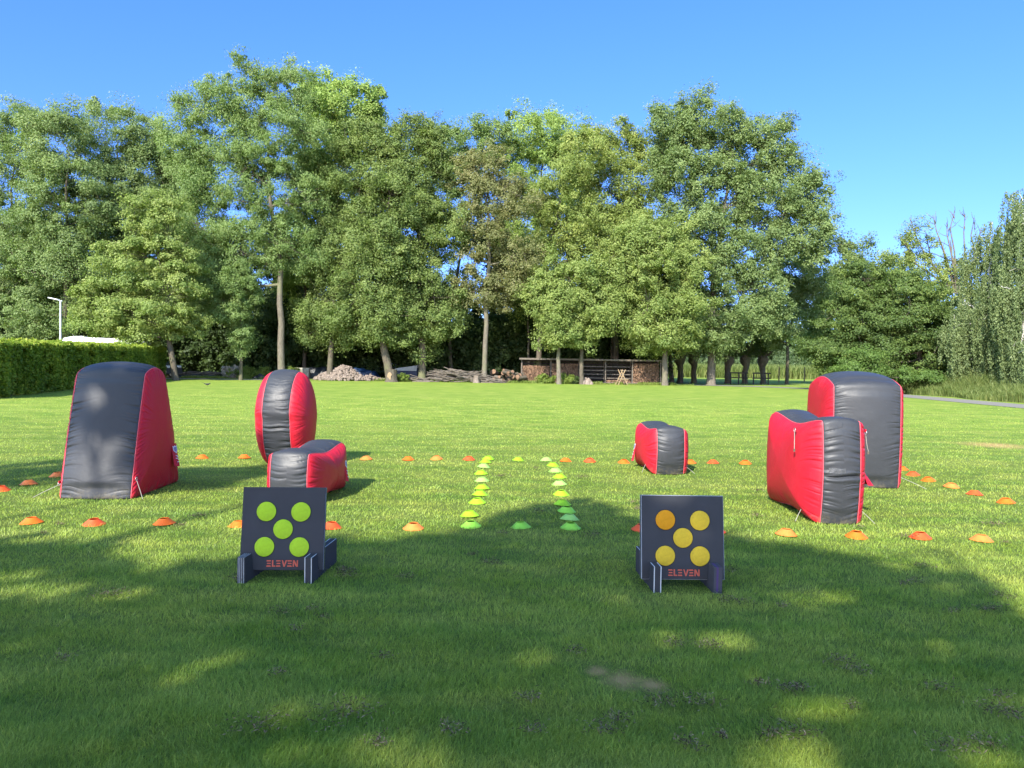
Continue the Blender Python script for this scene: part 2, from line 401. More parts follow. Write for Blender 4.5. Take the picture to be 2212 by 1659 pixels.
def tree(name, label, base_px, Y, lobes, leaf, bark='bark', trunk=.2, fork=None, top=None, rc=.85, dens=1.0, n_sub=6, n_leaf=42,
         ll=.20, lw=.13, flat=.95, upw=.5, droop=0., seed=1, group=None, cat='tree', n_limb=9, weep=False, lim=None, depth=.85, hollow=.45):
    rng = np.random.default_rng(seed)
    b = at(base_px, 800, Y); base = np.array([b[0], Y, 0.])
    root = empty(name, tuple(base)); tag(root, label, cat, group)
    lb = px_lobes(lobes, Y, depth)
    C = clump_centres(rng, lb, rc, dens, hollow)
    C = C[C[:, 2] > .4]
    fk = at(fork[0], fork[1], Y) if fork else base+np.array([0, 0, .45*max(c[0][2] for c in lb)])
    tp = at(top[0], top[1], Y) if top else max([c[0] for c in lb], key=lambda c: c[2])
    mb = MB(); branches(mb, rng, base-np.array([0, 0, .1]), fk, tp, C, trunk, n_limb)
    o = mb.build('trunk', M[bark], root); o.matrix_parent_inverse = Matrix.Translation(-Vector(base))
    rcs = rc*rng.uniform(.5, 1.55, len(C)); n_leaf = int(n_leaf*2.0) if not weep else n_leaf; n_sub += 1
    if not weep: ll *= .74; lw *= .74
    if weep:
        P, A, B, T = weep_leaves(rng, C, rc, ll, lw, n_leaf)
    else:
        P, A, B, T = leafcloud(rng, C, rcs, flat, n_sub, n_leaf, ll, lw, upw, droop)
    o = quads(P, A, B, T, 'crown', M[leaf], root); o.matrix_parent_inverse = Matrix.Translation(-Vector(base))
    return root
def weep_leaves(rng, C, rc, ll, lw, n_leaf):
    Ps, As, Bs, Ts = [], [], [], []
    for c in C:
        for s in range(7):
            st = c+rng.normal(0, rc*.38, 3); ln = rng.uniform(1.0, 3.4)*min(1, st[2]/3+.3)
            n = int(n_leaf*ln); t = rng.uniform(0, 1, n)
            p = st+np.stack([rng.normal(0, .07, n)+.12*np.sin(t*3+s), rng.normal(0, .07, n), -t*ln], 1)
            Ps.append(p); a = unit(np.stack([rng.normal(0, .5, n), rng.normal(0, .5, n), -np.ones(n)], 1))
            nrm = unit(np.stack([rng.normal(0, .7, n), rng.normal(-.5, .7, n), rng.normal(.3, .4, n)], 1))
            b = unit(np.cross(nrm, a)); z = rng.uniform(.7, 1.2, (n, 1)); As.append(a*z*ll/2); Bs.append(b*z*lw/2)
            Ts.append(np.clip(.45+rng.normal(0, .1)+rng.normal(0, .14, n), 0, 1))
    P = np.concatenate(Ps); ok = P[:, 2] > .05
    return P[ok], np.concatenate(As)[ok], np.concatenate(Bs)[ok], np.concatenate(Ts)[ok]

# ================================================================== GROUND
def sheet(name, poly, z, m, kind='structure', label=None):
    mb = MB(); mb.add([(x, y, z) for x, y in poly], [list(range(len(poly)))])
    o = mb.build(name, m); tag(o, kind=kind, label=label); return o
sheet('lawn', [(-400, -60), (400, -60), (400, 900), (-400, 900)], 0, M['lawn'])
# woodland floor under the trees
rng = np.random.default_rng(5)
m_floor, nt = mat('woodland_floor'); p = pos(nt)
f = noise(nt, p, 1.5, 5, .7)
c = ramp(nt, f, [(.35, (.035, .030, .018)), (.55, (.085, .070, .042)), (.72, (.060, .085, .025))])
principled(nt, c, .95, noise(nt, p, 12, 5, .7), .6, .06, .1)
edge = [(-60, 52), (-28, 56.5)]
for x in np.arange(-26, 12.1, .5): edge.append((x, 57.0+.045*(x+26)*1.3+.25*math.sin(x*1.7)+rng.normal(0, .12)))
edge += [(13, 63), (14, 66), (16, 82), (-60, 82)]
sheet('woodland_floor', edge, .008, m_floor)
# footpath
m_path, nt = mat('footpath_asphalt'); p = pos(nt)
c = ramp(nt, noise(nt, p, 30, 4, .7), [(.35, (.12, .112, .10)), (.65, (.21, .195, .172))])
c = mixc(nt, mth(nt, 'MULTIPLY', noise(nt, p, 1.2, 3), .4), c, (.26, .24, .19))
principled(nt, c, .9, noise(nt, p, 80, 3), .3, .01, .2)
cl = [(22.5, 15), (22.4, 30), (22.6, 42), (22.6, 50), (21.6, 55.5), (18.5, 59.3), (14, 60.9), (9, 61.2)]
def sweep(cl, w):
    P = [Vector((x, y, 0)) for x, y in cl]; fine = []
    for i in range(len(P)-1):
        p0, p1, p2, p3 = P[max(i-1, 0)], P[i], P[i+1], P[min(i+2, len(P)-1)]
        for k in range(8):
            t = k/8; fine.append(.5*((2*p1)+(-p0+p2)*t+(2*p0-5*p1+4*p2-p3)*t*t+(-p0+3*p1-3*p2+p3)*t**3))
    fine.append(P[-1]); l, r = [], []
    for i, q in enumerate(fine):
        t = (fine[min(i+1, len(fine)-1)]-fine[max(i-1, 0)]).normalized(); n = Vector((-t.y, t.x, 0))
        l.append(q+n*w/2); r.append(q-n*w/2)
    return l, r
l, r = sweep(cl, 2.3)
mb = MB(); n = len(l)
mb.add([(q.x, q.y, .014) for q in l]+[(q.x, q.y, .014) for q in r], [(i, i+1, n+i+1, n+i) for i in range(n-1)])
tag(mb.build('footpath', m_path), kind='structure')
sheet('driveway', [(-28, 55.5), (-19.2, 55.5), (-17.5, 56.4), (-19, 62), (-30, 62)], .012, simple('driveway_gravel', (.34, .29, .23), .95, .2, 3, world=True))

# ================================================================== GRASS
def grass():
    rng = np.random.default_rng(11)
    n = 880000
    inv = rng.uniform(1/34., 1/2.6, n); Y = 1/inv
    X = rng.uniform(-1, 1, n)*(Y*.90+1.0)
    keep = np.ones(n, bool)
    # tufts: pull points together a little
    def sn(x, y, f, s):
        return np.sin(x*f+s)*np.cos(y*f*1.13+2*s)+.6*np.sin(x*f*2.3+y*f*1.7+3*s)+.4*np.cos(y*f*3.1-x*f*2.9+s)
    hn = sn(X, Y, 2.1, .3)*.4+sn(X, Y, 6.3, 1.7)*.35+sn(X*.45, Y*1.9, 5.2, .9)*.5
    Hh = (.024+.010*hn+rng.gamma(2., .0055, n))*np.interp(Y, [3, 6, 9, 20, 34], [.78, .74, .62, .58, .56])
    for b, r in ((BARE[0], .26), (BARE[1], .15), (BARE[2], .18)):
        d = np.hypot(X-b[0], Y-b[1]); f = np.clip(d/r, 0, 1); Hh *= .35+.65*f; keep &= ~((rng.uniform(size=n) > f*.8+.35))
    for (bx, by, hw, hd) in FOOT:
        ins = (np.abs(X-bx) < hw) & (np.abs(Y-by) < hd); Hh = np.where(ins, Hh*.25, Hh)
    Hh = np.clip(Hh, .010, .085)
    wd = np.clip(.0019*np.maximum(Y/3.4, .85), 0, .014)*rng.uniform(.7, 1.3, n)
    la = sn(X*.6, Y*1.5, 1.8, 4.)*1.8+sn(X, Y, 5., 2.)*.8+rng.normal(0, 1.5, n)
    lean = np.abs(rng.normal(.75, .5, n))*Hh
    fa = rng.uniform(0, np.pi, n)
    base = np.stack([X, Y, np.zeros(n)], 1)
    ld = np.stack([np.cos(la), np.sin(la), np.zeros(n)], 1)*lean[:, None]
    wv = np.stack([np.cos(fa), np.sin(fa)*.6, np.zeros(n)], 1)*wd[:, None]
    mid = base+ld*.35; mid[:, 2] = Hh*.62
    tip = base+ld*1.15; tip[:, 2] = Hh*rng.uniform(.75, 1.0, n)
    V = np.stack([base-wv*.5, base+wv*.5, mid+wv*.42, mid-wv*.42, tip], 1)[keep]
    k = len(V); i5 = np.arange(k)[:, None]*5
    loops = np.concatenate([i5+np.array([0, 1, 2, 3]), i5+np.array([3, 2, 4])], 1).ravel()
    st = (np.arange(k)[:, None]*7+np.array([0, 4])).ravel()
    T = np.clip(.5+.12*hn+rng.normal(0, .27, n), 0, .95); T = np.where(rng.uniform(size=n) < .012, 1.0, T)[keep]
    o = raw_mesh('lawn_grass', V.reshape(-1, 3), loops, st, M['blade'], None, False, tint=np.repeat(T, 5))
    tag(o, 'short mown green grass blades covering the lawn', 'grass', kind='stuff')
FOOT = []

# ================================================================== INFLATABLE BUNKERS
def vinyl(name, col, rough, spec):
    m, nt = mat(name); v = objc(nt)
    scuff = ramp(nt, noise(nt, v, 3.5, 6, .75), [(.48, (0, 0, 0)), (.75, (1, 1, 1))])
    c = mixc(nt, mth(nt, 'MULTIPLY', scuff, .16), col, tuple(min(1, x*1.4+.045) for x in col))
    vo = N(nt, 'ShaderNodeTexVoronoi'); vo.inputs['Scale'].default_value = 30; L(nt, v, vo.inputs['Vector'])
    spot = ramp(nt, vo.outputs['Distance'], [(.05, (1, 1, 1)), (.085, (0, 0, 0))])
    spm = mth(nt, 'MULTIPLY', spot, ramp(nt, noise(nt, v, 5, 2), [(.56, (0, 0, 0)), (.66, (.8, .8, .8))]))
    c = mixc(nt, mth(nt, 'MULTIPLY', spm, .35), c, (.45, .42, .34))       # dried dirt specks
    sp = N(nt, 'ShaderNodeSeparateXYZ'); L(nt, v, sp.inputs[0])
    mud = N(nt, 'ShaderNodeMapRange'); L(nt, sp.outputs[2], mud.inputs[0]); mud.inputs[1].default_value = .0; mud.inputs[2].default_value = .16
    mud.inputs[3].default_value = .55; mud.inputs[4].default_value = 0
    md = mth(nt, 'MULTIPLY', mud.outputs[0], ramp(nt, noise(nt, v, 14, 4, .7), [(.45, (0, 0, 0)), (.65, (1, 1, 1))]))
    c = mixc(nt, md, c, (.16, .13, .07))
    rg = mth(nt, 'ADD', rough, mth(nt, 'MULTIPLY', scuff, .14))
    b = mth(nt, 'ADD', mth(nt, 'MULTIPLY', noise(nt, v, 5, 3), .9), mth(nt, 'MULTIPLY', noise(nt, v, 60, 3), .05))
    principled(nt, c, rg, b, .22, .03, spec); return m
M['vblack'] = vinyl('black_vinyl', (.032, .034, .038), .46, .36)
M['vred'] = vinyl('red_vinyl', (.42, .009, .022), .5, .30)
M['piping'] = simple('seam_piping', (.70, .10, .12), .5, .05)
M['rope'] = simple('rope', (.26, .25, .21), .8, .15, 40)
M['metal'] = simple('ring_metal', (.45, .45, .45), .35, .1, 20, metallic=.8)
M['print_white'] = simple('white_print', (.75, .73, .74), .5, .03)
M['print_blue'] = simple('blue_print', (.20, .20, .34), .5, .03)

def vnoise(rng, n):
    g = rng.uniform(-1, 1, n+2)
    def f(x):
        x = np.mod(x, n); i = np.floor(x).astype(int); t = x-i; t = t*t*(3-2*t)
        return g[i]*(1-t)+g[(i+1) % n]*t
    return f

def profile_round(poly, edge_bulge, rad, step=.008):
    """closed polygon (u,z), each edge bowed outward by edge_bulge[i], corners rounded"""
    n = len(poly); P = []
    for i in range(n):
        a = np.array(poly[i], float); b = np.array(poly[(i+1) % n], float); d = b-a; Ln = np.hypot(*d)
        nn = np.array([d[1], -d[0]])/Ln            # outward for counter-clockwise (u right, z up)
        m = max(6, int(Ln/step))
        for k in range(m):
            t = k/m; P.append(a+d*t+nn*edge_bulge[i]*(1-(2*t-1)**2))
    P = np.array(P); it = int(rad/step)
    for _ in range(it*2): P = .25*np.roll(P, 1, 0)+.5*P+.25*np.roll(P, -1, 0)
    return P

def bunker(name, label, poly, eb, W, Bs, Bb, loc, rot, seed, rad=.05, creases=(), wr=.016, rpos=(), bexp=.6, cat='inflatable'):
    rng = np.random.default_rng(seed); root = empty(name, (loc[0], loc[1], 0), rot); tag(root, label, cat, 'red and black inflatable bunkers on the lawn')
    P = profile_round(poly, eb, rad); n = len(P)
    T = np.roll(P, -1, 0)-np.roll(P, 1, 0); T = unit(T); Nn = np.stack([T[:, 1], -T[:, 0]], 1)
    seg = np.hypot(*(np.roll(P, -1, 0)-P).T); s = np.concatenate([[0], np.cumsum(seg)[:-1]]); per = seg.sum()
    turn = np.abs(np.cross(T, np.roll(T, -6, 0))); corner = np.convolve(np.concatenate([turn[-15:], turn, turn[:15]]), np.ones(31)/31, 'valid')
    corner = np.clip(corner/.35, 0, 1)
    nf = [vnoise(rng, int(per/l)) for l in (.040, .026, .11)]
    Lf = vnoise(rng, int(per/.045)); Lg = vnoise(rng, int(per/.3))
    def wrinkle(si, dist, side):
        ph = side*.37*per
        x = si+ph+.03*np.sin(dist*9+si*3)
        a = nf[0](x/.040)*.8+nf[1](x/.026)*.4
        a = .5-1.5*np.clip(1-np.abs(a)*2.6, 0, 1)**1.5         # puffed cloth with narrow valleys
        ln = .045+.085*np.clip(.5+.5*Lf(x/.045), 0, 1)+.06*np.clip(Lg(x/.3), 0, 1)
        base = a*np.exp(-(dist/ln)**1.6)*(1-np.exp(-dist/.012))
        return wr*base*(.55+.45*np.clip(.5+Lg((x+.5)/.3), 0, 1))
    # band -----------------------------------------------------------
    Mt = 65; t = np.linspace(-1, 1, Mt)
    si = s[:, None]*np.ones(Mt); dist = (1-np.abs(t))[None]*W/2*np.ones((n, 1))
    Bc = Bb*(1-.45*corner)
    h = Bc[:, None]*(1-np.abs(t)**2.2)[None]**.75
    w_ = np.where(t[None] < 0, wrinkle(si, dist, 0), wrinkle(si, dist, 1))
    for (cz, dep) in creases:
        cs = s[np.argmin(np.abs(P[:, 1]-cz)+10*(P[:, 0] > P[:, 0].mean()))]/per
        ds = (si-cs*per+per/2) % per-per/2+.008*np.sin(t*3)
        w_ = w_-dep*np.exp(-(ds/.010)**2)*(1-np.abs(t)**6)+dep*.35*np.exp(-((np.abs(ds)-.035)/.018)**2)
    h = h+w_
    V = np.empty((n, Mt, 3)); V[..., 0] = t[None]*W/2
    V[..., 1] = P[:, None, 0]+Nn[:, None, 0]*h; V[..., 2] = P[:, None, 1]+Nn[:, None, 1]*h
    V[..., 2] = np.maximum(V[..., 2], .004)
    ii = np.arange(n)[:, None]; jj = np.arange(Mt-1)[None]; i2 = (ii+1) % n
    f = np.stack([ii*Mt+jj, ii*Mt+jj+1, i2*Mt+jj+1, i2*Mt+jj], -1).reshape(-1, 4)
    raw_mesh('band', V.reshape(-1, 3), f.ravel(), np.arange(len(f))*4, M['vblack'], root, True)
    # sides ----------------------------------------------------------
    C = np.array([(P[:, 0].max()+P[:, 0].min())/2, (P[:, 1].max()+P[:, 1].min())/2])
    q = np.linspace(0, 1, 56)[1:]; rr = 1-(1-q)**1.7; K = len(rr)
    for sd_ in (-1, 1):
        rad_len = np.hypot(*(P-C).T)
        dist = (1-rr)[None]*rad_len[:, None]
        h = Bs*(1-rr**2.4)[None]**bexp*np.ones((n, 1))
        h = h+wrinkle(s[:, None]*np.ones(K), dist, .5+sd_)*1.0
        V = np.empty((n, K, 3)); V[..., 0] = sd_*(W/2+h)
        V[..., 1] = C[0]+(P[:, None, 0]-C[0])*rr; V[..., 2] = C[1]+(P[:, None, 1]-C[1])*rr
        V[..., 2] = np.maximum(V[..., 2], .004)
        Vf = np.concatenate([V.reshape(-1, 3), [[sd_*(W/2+Bs), C[0], C[1]]]])
        jj = np.arange(K-1)[None]
        f = np.stack([ii*K+jj, ii*K+jj+1, i2*K+jj+1, i2*K+jj], -1).reshape(-1, 4)
        tr = np.stack([np.full(n, n*K), np.arange(n)*K, ((np.arange(n)+1) % n)*K], -1)
        if sd_ > 0: f = f[:, ::-1]; tr = tr[:, ::-1]
        loops = np.concatenate([f.ravel(), tr.ravel()]); st = np.concatenate([np.arange(len(f))*4, len(f)*4+np.arange(n)*3])
        raw_mesh('side_panel', Vf, loops, st, M['vred'], root, True)
        mb = MB(); path = [(sd_*(W/2+.002), P[i, 0]+Nn[i, 0]*.003, max(.005, P[i, 1]+Nn[i, 1]*.003)) for i in list(range(0, n, 3))+[0]]
        mb.tube(path, .0042, 5, cap=False); mb.build('seam', M['piping'], root)
    # rings and ropes: (side, u, z, dx, dz-end..)
    for (sd_, u, z, out, kind, end) in rpos:
        x0 = sd_*(W/2+out)
        mb = MB(); mb.tube([(x0+.006*sd_, u+.022*math.cos(a), z+.022*math.sin(a)) for a in np.linspace(0, 2*math.pi, 17)], .0035, 6, cap=False)
        g = mb.build('ring', M['metal'], root)
        mb = MB()
        mb.box((x0, u, z+.022), (.012, .04, .03), bev=.003); mb.build('ring_patch', M['vred'], g)
        ex, ey, ez = end; mb = MB(); a = Vector((x0+.006*sd_, u, z-.01)); b = Vector((x0+ex, u+ey, ez))
        pts = [a.lerp(b, k/7)+Vector((0, 0, (-.03 if kind == 'hang' else .004)*math.sin(math.pi*k/7))) for k in range(8)]
        mb.tube(pts, .0035, 6)
        mb.build('tie_rope', M['rope'], root)
        if kind == 'hang':
            mb = MB(); mb.tube([b, b+Vector((0, 0, -.03))], [.009, .011], 8); mb.build('rope_stopper', M['bark_dark'], root)
    return root

def sleeve(root, W, side, u, z, out, w=.10, h=.30, splay=.10, tilt=0., text=True):
    """flat inflation sleeve hanging from a side panel, open at the bottom, with a printed badge"""
    mb = MB(); n = 10; x0 = side*(W/2+out); vs = []
    for i in range(n+1):
        t = i/n
        for j in range(7):
            q = j/6*2-1
            vs.append((x0+side*(splay*t*(1-.45*q*q)+.01), u+q*w/2*(1-.1*t)+tilt*t, z-h*t+.01*q*q*t))
    fs = [(i*7+j, i*7+j+1, (i+1)*7+j+1, (i+1)*7+j) for i in range(n) for j in range(6)]
    mb.add(vs, fs, True)
    o = mb.build('inflation_sleeve', M['vred'], root)
    if text:
        def pt(q, t, off=.006):
            return (x0+side*(splay*t*(1-.45*q*q)+.01+off), u+q*w/2+tilt*t, z-h*t)
        mb = MB(); sh = [(-.75, .08), (-.4, .13), (0, .08), (.4, .13), (.75, .08), (.72, .30), (0, .43), (-.72, .30)]
        mb.add([pt(a, b) for a, b in sh], [list(range(8))])
        b1 = mb.build('badge', M['print_white'], o)
        mb = MB(); mb.add([pt(a*.72, .235+(b-.235)*.68, .0085) for a, b in sh], [list(range(8))]); mb.build('badge_centre', M['print_blue'], o)
        mb = MB()
        for k, (q, t, ww) in enumerate(((-.1, .50, .35), (.15, .56, .3), (-.2, .62, .35), (.2, .68, .28), (-.1, .78, .3))):
            mb.add([pt(q-ww, t), pt(q+ww, t+.02), pt(q+ww, t+.045), pt(q-ww, t+.025)], [(0, 1, 2, 3)])
        mb.build('printed_text', M['print_white'], o)
    return o

# 1 tall wedge shaped bunker on the left
b1 = bunker('tall_bunker', 'tall wedge shaped inflatable with broad black face, alone at far left in dappled shade',
    [(0, 0), (1.30, 0), (.86, 1.39), (.36, 1.39)], (0, .03, .07, .02), .77, .09, .085, (-4.625, 8.55), R(2), 1, rad=.04,
    rpos=((1, .06, .22, .03, 'peg', (.12, -.10, .01)), (-1, .02, .16, .02, 'peg', (-.28, -.02, .01))))
sleeve(b1, .77, 1, 0.98, .52, .07, w=.16, h=.28, splay=.07)
# 2 oval
cir = [(.52-.46*math.cos(a)*(1.0 if math.sin(a) > 0 else .93), .70+.70*math.sin(a)) for a in np.linspace(0, 2*math.pi, 41)[:-1]]
cir = [(u, max(z, .02)) for u, z in cir][::-1]
ar = sum(cir[i][0]*cir[(i+1) % 40][1]-cir[(i+1) % 40][0]*cir[i][1] for i in range(40))
if ar < 0: cir = cir[::-1]
b2 = bunker('oval_bunker', 'oval upright inflatable with rounded top and a black middle stripe',
    cir, [0.0]*40, .40, .215, .05, (-3.385, 10.95), R(-3), 2, rad=.03, creases=((.60, .022),), bexp=.55)
# 3 low left
def LOWP(Ln, H, dip):
    return [(Ln*k/12, .05*math.sin(math.pi*k/12)**2) for k in range(12)]+[(Ln, 0)]+[(Ln*(1-k/12), H-dip*math.sin(math.pi*k/12)**2) for k in range(12)]+[(0, H)]
EB = [0]*12+[.06]+[0]*12+[.05]
b3 = bunker('low_bunker', 'low saddle topped inflatable directly behind the target with green discs', LOWP(1.25, .56, .05), EB, .41, .14, .06,
    (-2.40, 8.35), R(-4), 3, rad=.04)
sleeve(b3, .41, 1, 1.0, .40, .10, w=.10, h=.28, splay=.05)
# 4 front right
b4 = bunker('saddle_bunker', 'waist high saddle topped inflatable with red left face and hanging cords, nearest on the right', LOWP(1.42, 1.05, .08), EB, .375, .195, .055,
    (3.345, 7.80), R(0), 4, rad=.045, creases=((.50, .024),),
    rpos=((-1, .30, .93, .165, 'hang', (-.03, -.07, .74)), (1, .10, .93, .105, 'hang', (.04, .0, .74)),
          (-1, .22, .13, .10, 'peg', (-.12, -.14, .01)), (1, .05, .15, .05, 'peg', (.14, -.04, .01))))
s4 = sleeve(b4, .375, 1, .46, .60, .17, w=.13, h=.27, splay=.20, text=False)
mb = MB(); vs = []
for i in range(9):
    t = -.78+.86*i/8; h = .055*(1-abs(t)**2.2)**.75
    for z in (.535, .555, .585): vs.append((t*.1875, -.056-h, z+.004*math.sin(t*9)))
mb.add(vs, [(i*3+j, i*3+3+j, i*3+4+j, i*3+1+j) for i in range(8) for j in (0, 1)], True)
o = mb.build('repair_tape', simple('repair_tape', (.06, .062, .066), .28, .5, 25, .6, .01, .6), b4); o['label'] = 'shiny grey repair tape across the black band'
# 5 tall box right
b5 = bunker('block_bunker', 'tall box shaped inflatable with broad black face, standing at the back right', [(0, 0), (1.3, 0), (1.3, 1.35), (0, 1.35)], (0, .06, .11, .04), .84, .13, .09,
    (4.73, 10.25), R(-9), 5, rad=.06, rpos=((1, .1, .15, .05, 'peg', (.30, -.12, .01)),))
# 6 small right
b6 = bunker('low_bunker', 'small low saddle topped inflatable standing by itself beyond the target with yellow discs', LOWP(1.1, .66, .045), EB, .40, .15, .06,
    (2.31, 11.15), R(3), 6, rad=.04, rpos=((-1, .22, .17, .08, 'peg', (-.10, -.10, .01)), (1, .05, .12, .05, 'peg', (.13, -.02, .01))))
sleeve(b6, .40, -1, .75, .40, .13, w=.10, h=.30, splay=.07)
FOOT += [(-4.6, 9.2, .42, .68), (-3.37, 11.4, .2, .3), (-2.5, 9, .2, .6), (3.375, 8.5, .2, .65), (4.8, 10.9, .42, .6), (2.27, 11.7, .2, .5)]

# ================================================================== TARGET BOARDS
def foam(name, base=(.044, .045, .050), rough=.75):
    m, nt = mat(name); v = objc(nt)
    sm = ramp(nt, noise(nt, v, 4, 4, .6), [(.45, (0, 0, 0)), (.75, (1, 1, 1))])
    c = mixc(nt, mth(nt, 'MULTIPLY', sm, .35), base, tuple(x*1.5 for x in base))
    principled(nt, c, rough, noise(nt, v, 90, 3, .7), .25, .003, .15); return m
def layered(name, axis, half, stripes, base=(.038, .039, .044)):
    """foam laminate: thin coloured layers that run through the whole block"""
    m, nt = mat(name); v = objc(nt); sp = N(nt, 'ShaderNodeSeparateXYZ'); L(nt, v, sp.inputs[0])
    t = mth(nt, 'ADD', mth(nt, 'DIVIDE', sp.outputs[axis], 2*half), .5)
    st = [(0, base)]
    for a, b, c in stripes: st += [(a, c), (b, base)]
    c = ramp(nt, t, st, 'CONSTANT')
    wv = mth(nt, 'SINE', mth(nt, 'MULTIPLY', t, 95.0))
    principled(nt, mixc(nt, mth(nt, 'MULTIPLY', noise(nt, v, 12, 3), .25), c, (.07, .075, .085)), .75, wv,   .2, .001, .12); return m
WH = (.55, .57, .58)
M['foam'] = foam('dark_foam')
M['text_orange'] = simple('orange_letter', (.50, .09, .05), .6, .08, 20)
M['groove_and_shadow'] = simple('dark_groove_and_shadow', (.012, .014, .018), .9, .05)  # dark gap rings round the discs; also the lettering's painted shadow
def disc_mat(name, col, dirt=.35):
    m, nt = mat(name); v = objc(nt)
    c = ramp(nt, noise(nt, v, 25, 5, .7), [(.35, tuple(x*.86 for x in col)), (.6, col)])
    vo = N(nt, 'ShaderNodeTexVoronoi'); vo.inputs['Scale'].default_value = 26; L(nt, v, vo.inputs['Vector'])
    hit = mth(nt, 'MULTIPLY', ramp(nt, vo.outputs['Distance'], [(.10, (1, 1, 1)), (.16, (0, 0, 0))]), ramp(nt, noise(nt, v, 11, 2), [(.55, (0, 0, 0)), (.6, (1, 1, 1))]))
    c = mixc(nt, mth(nt, 'MULTIPLY', hit, .7), c, (.06, .05, .02))
    sm = ramp(nt, noise(nt, vscale(nt, v, (1, 1, 2)), 16, 5, .7), [(.5, (0, 0, 0)), (.72, (1, 1, 1))])
    c = mixc(nt, mth(nt, 'MULTIPLY', sm, dirt), c, tuple(x*.45+.02 for x in col))
    principled(nt, c, .8, noise(nt, v, 60, 3), .2, .002, .2); return m
M['disc_green'] = disc_mat('green_disc', (.36, .56, .025)); M['disc_yellow'] = disc_mat('yellow_disc', (.62, .42, .03)); M['disc_orange'] = disc_mat('orange_disc', (.66, .28, .01), .1)

def letters():
    """slanted stencil capitals E L E V E N, unit height; polygons in (x, z)"""
    out = []; x = 0
    def bar(x0, x1, z0, z1, s=.0): out.append([(x0, z0), (x1, z0), (x1+s, z1), (x0+s, z1)])
    for ch in 'ELEVEN':
        if ch == 'E':
            out.append([(x-.02, .80), (x+.66, .80), (x+.60, 1.0), (x+.02, 1.0)])
            out.append([(x+.06, .41), (x+.62, .41), (x+.60, .59), (x+.10, .59)])
            out.append([(x-.02, 0), (x+.66, 0), (x+.60, .20), (x+.02, .20)])
            x += .80
        elif ch == 'L':
            out.append([(x, 0), (x+.50, 0), (x+.48, .20), (x+.20, .20), (x+.20, 1.0), (x, 1.0)]); x += .62
        elif ch == 'V':
            out.append([(x+.30, 0), (x+.48, 0), (x+.80, 1.0), (x+.60, 1.0), (x+.39, .30), (x+.19, 1.0), (x, 1.0)]); x += .86
        elif ch == 'N':
            out.append([(x, 0), (x+.18, 0), (x+.18, .66), (x, 1.0)])
            out.append([(x+.06, 1.0), (x+.24, 1.0), (x+.56, .34), (x+.56, 0), (x+.50, 0), (x, .94)])
            out.append([(x+.58, 0), (x+.76, 0), (x+.76, 1.0), (x+.58, 1.0)]); x += .76
    return out, x

def target(name, label, loc, rot, lean, discs, feet, edge_mat, green):
    root = empty(name, (loc[0], loc[1], 0), rot); tag(root, label, 'target', 'foam archery targets')
    Wb, Hb, Tb = .60, .60, .060
    board = empty('target_board', (0, 0, 0)); board.parent = root
    bz = .055
    Mx = Matrix.Translation((0, .145, bz)) @ Matrix.Rotation(-lean, 4, 'X')
    mb = MB(); mb.box((0, Tb/2, Hb/2), (Wb, Tb, Hb), bev=.003)
    core = mb.build('foam_slab', None, board, mats=[edge_mat, M['foam']])
    me = core.data
    for p_ in me.polygons:
        if abs(p_.normal.y) > .9: p_.material_index = 1
    core.matrix_local = Mx
    pos5 = [(.292, .295), (.71, .298), (.502, .507), (.287, .72), (.706, .722)]
    for i, (u, v) in enumerate(pos5):
        mb = MB(); rr = .0705
        mb.lathe([(rr+.004, 0), (rr+.004, .001), (rr, .001)], 48, mi=1)
        mb.lathe([(rr, 0), (rr, .0035), (rr-.002, .0045), (0.001, .0045)], 48, mi=0)
        d = mb.build('target_disc', None, board, mats=[discs[i], M['groove_and_shadow']])
        if i == 0 and discs[0] is not discs[1]: d['label'] = 'deeper orange target disc'
        if not green: pass
        d.matrix_local = Mx @ Matrix.Translation(((u-.5)*Wb, -.0005, (1-v)*Hb)) @ Matrix.Rotation(R(90), 4, 'X')
    polys, w = letters(); hgt = .047; sx = .226/w
    x0 = (.322-.5)*Wb; z0 = (1-.957)*Hb
    for shift, mm, off in (((0, 0), M['text_orange'], -.0022),):
        mb = MB()
        for pl in polys: mb.prism([(x0+x*sx, z0+z*hgt) for x, z in pl], -.002, .0, mi=0)
        t = mb.build('lettering', mm, board); t.matrix_local = Mx
    mb = MB()
    for pl in polys:
        xs = [q[0] for q in pl]; zs = [q[1] for q in pl]
        if not green or True: mb.prism([(x0+x*sx+.001, z0+(z+.055)*hgt) for x, z in pl], -.0012, .0, mi=0)
    t = mb.build('lettering_shadow', M['groove_and_shadow'], board); t.matrix_local = Mx  # dark copy shifted up, a painted shadow along the letters' top edges
    for (fx, fm, fw) in feet:
        Lf, h = .59, .188
        prof = [(0, 0), (Lf, 0), (Lf, h), (.235, h), (.222, .075), (.135, .060), (.118, h-.003), (0, h-.003)]
        hw = fw/2; vs = [(-hw, y, z) for y, z in prof]+[(hw, y, z) for y, z in prof]; n = len(prof)
        mb = MB(); mb.add(vs, [list(range(n))[::-1], list(range(n, 2*n))]); mb.add(vs, [(i, (i+1) % n, n+(i+1) % n, n+i) for i in range(n)])
        f = mb.build('foot', fm, root); f.location = (fx, 0, 0); f.rotation_euler = (0, 0, R(-7 if green else 2))
    return root
def lines(n, wd, c=WH, offs=None):
    return [(o, o+wd, c) for o in offs]
f_thin = layered('foot_four_lines', 0, .0285, lines(4, .045, offs=(.10, .32, .56, .80)))
f_two = layered('foot_two_lines', 0, .0285, lines(2, .10, offs=(.02, .84)))
f_two2 = layered('foot_two_lines_b', 0, .0285, lines(2, .12, offs=(.02, .84)))
f_purple = layered('foot_purple', 0, .030, [(.30, .55, (.075, .040, .13))], (.060, .060, .070))
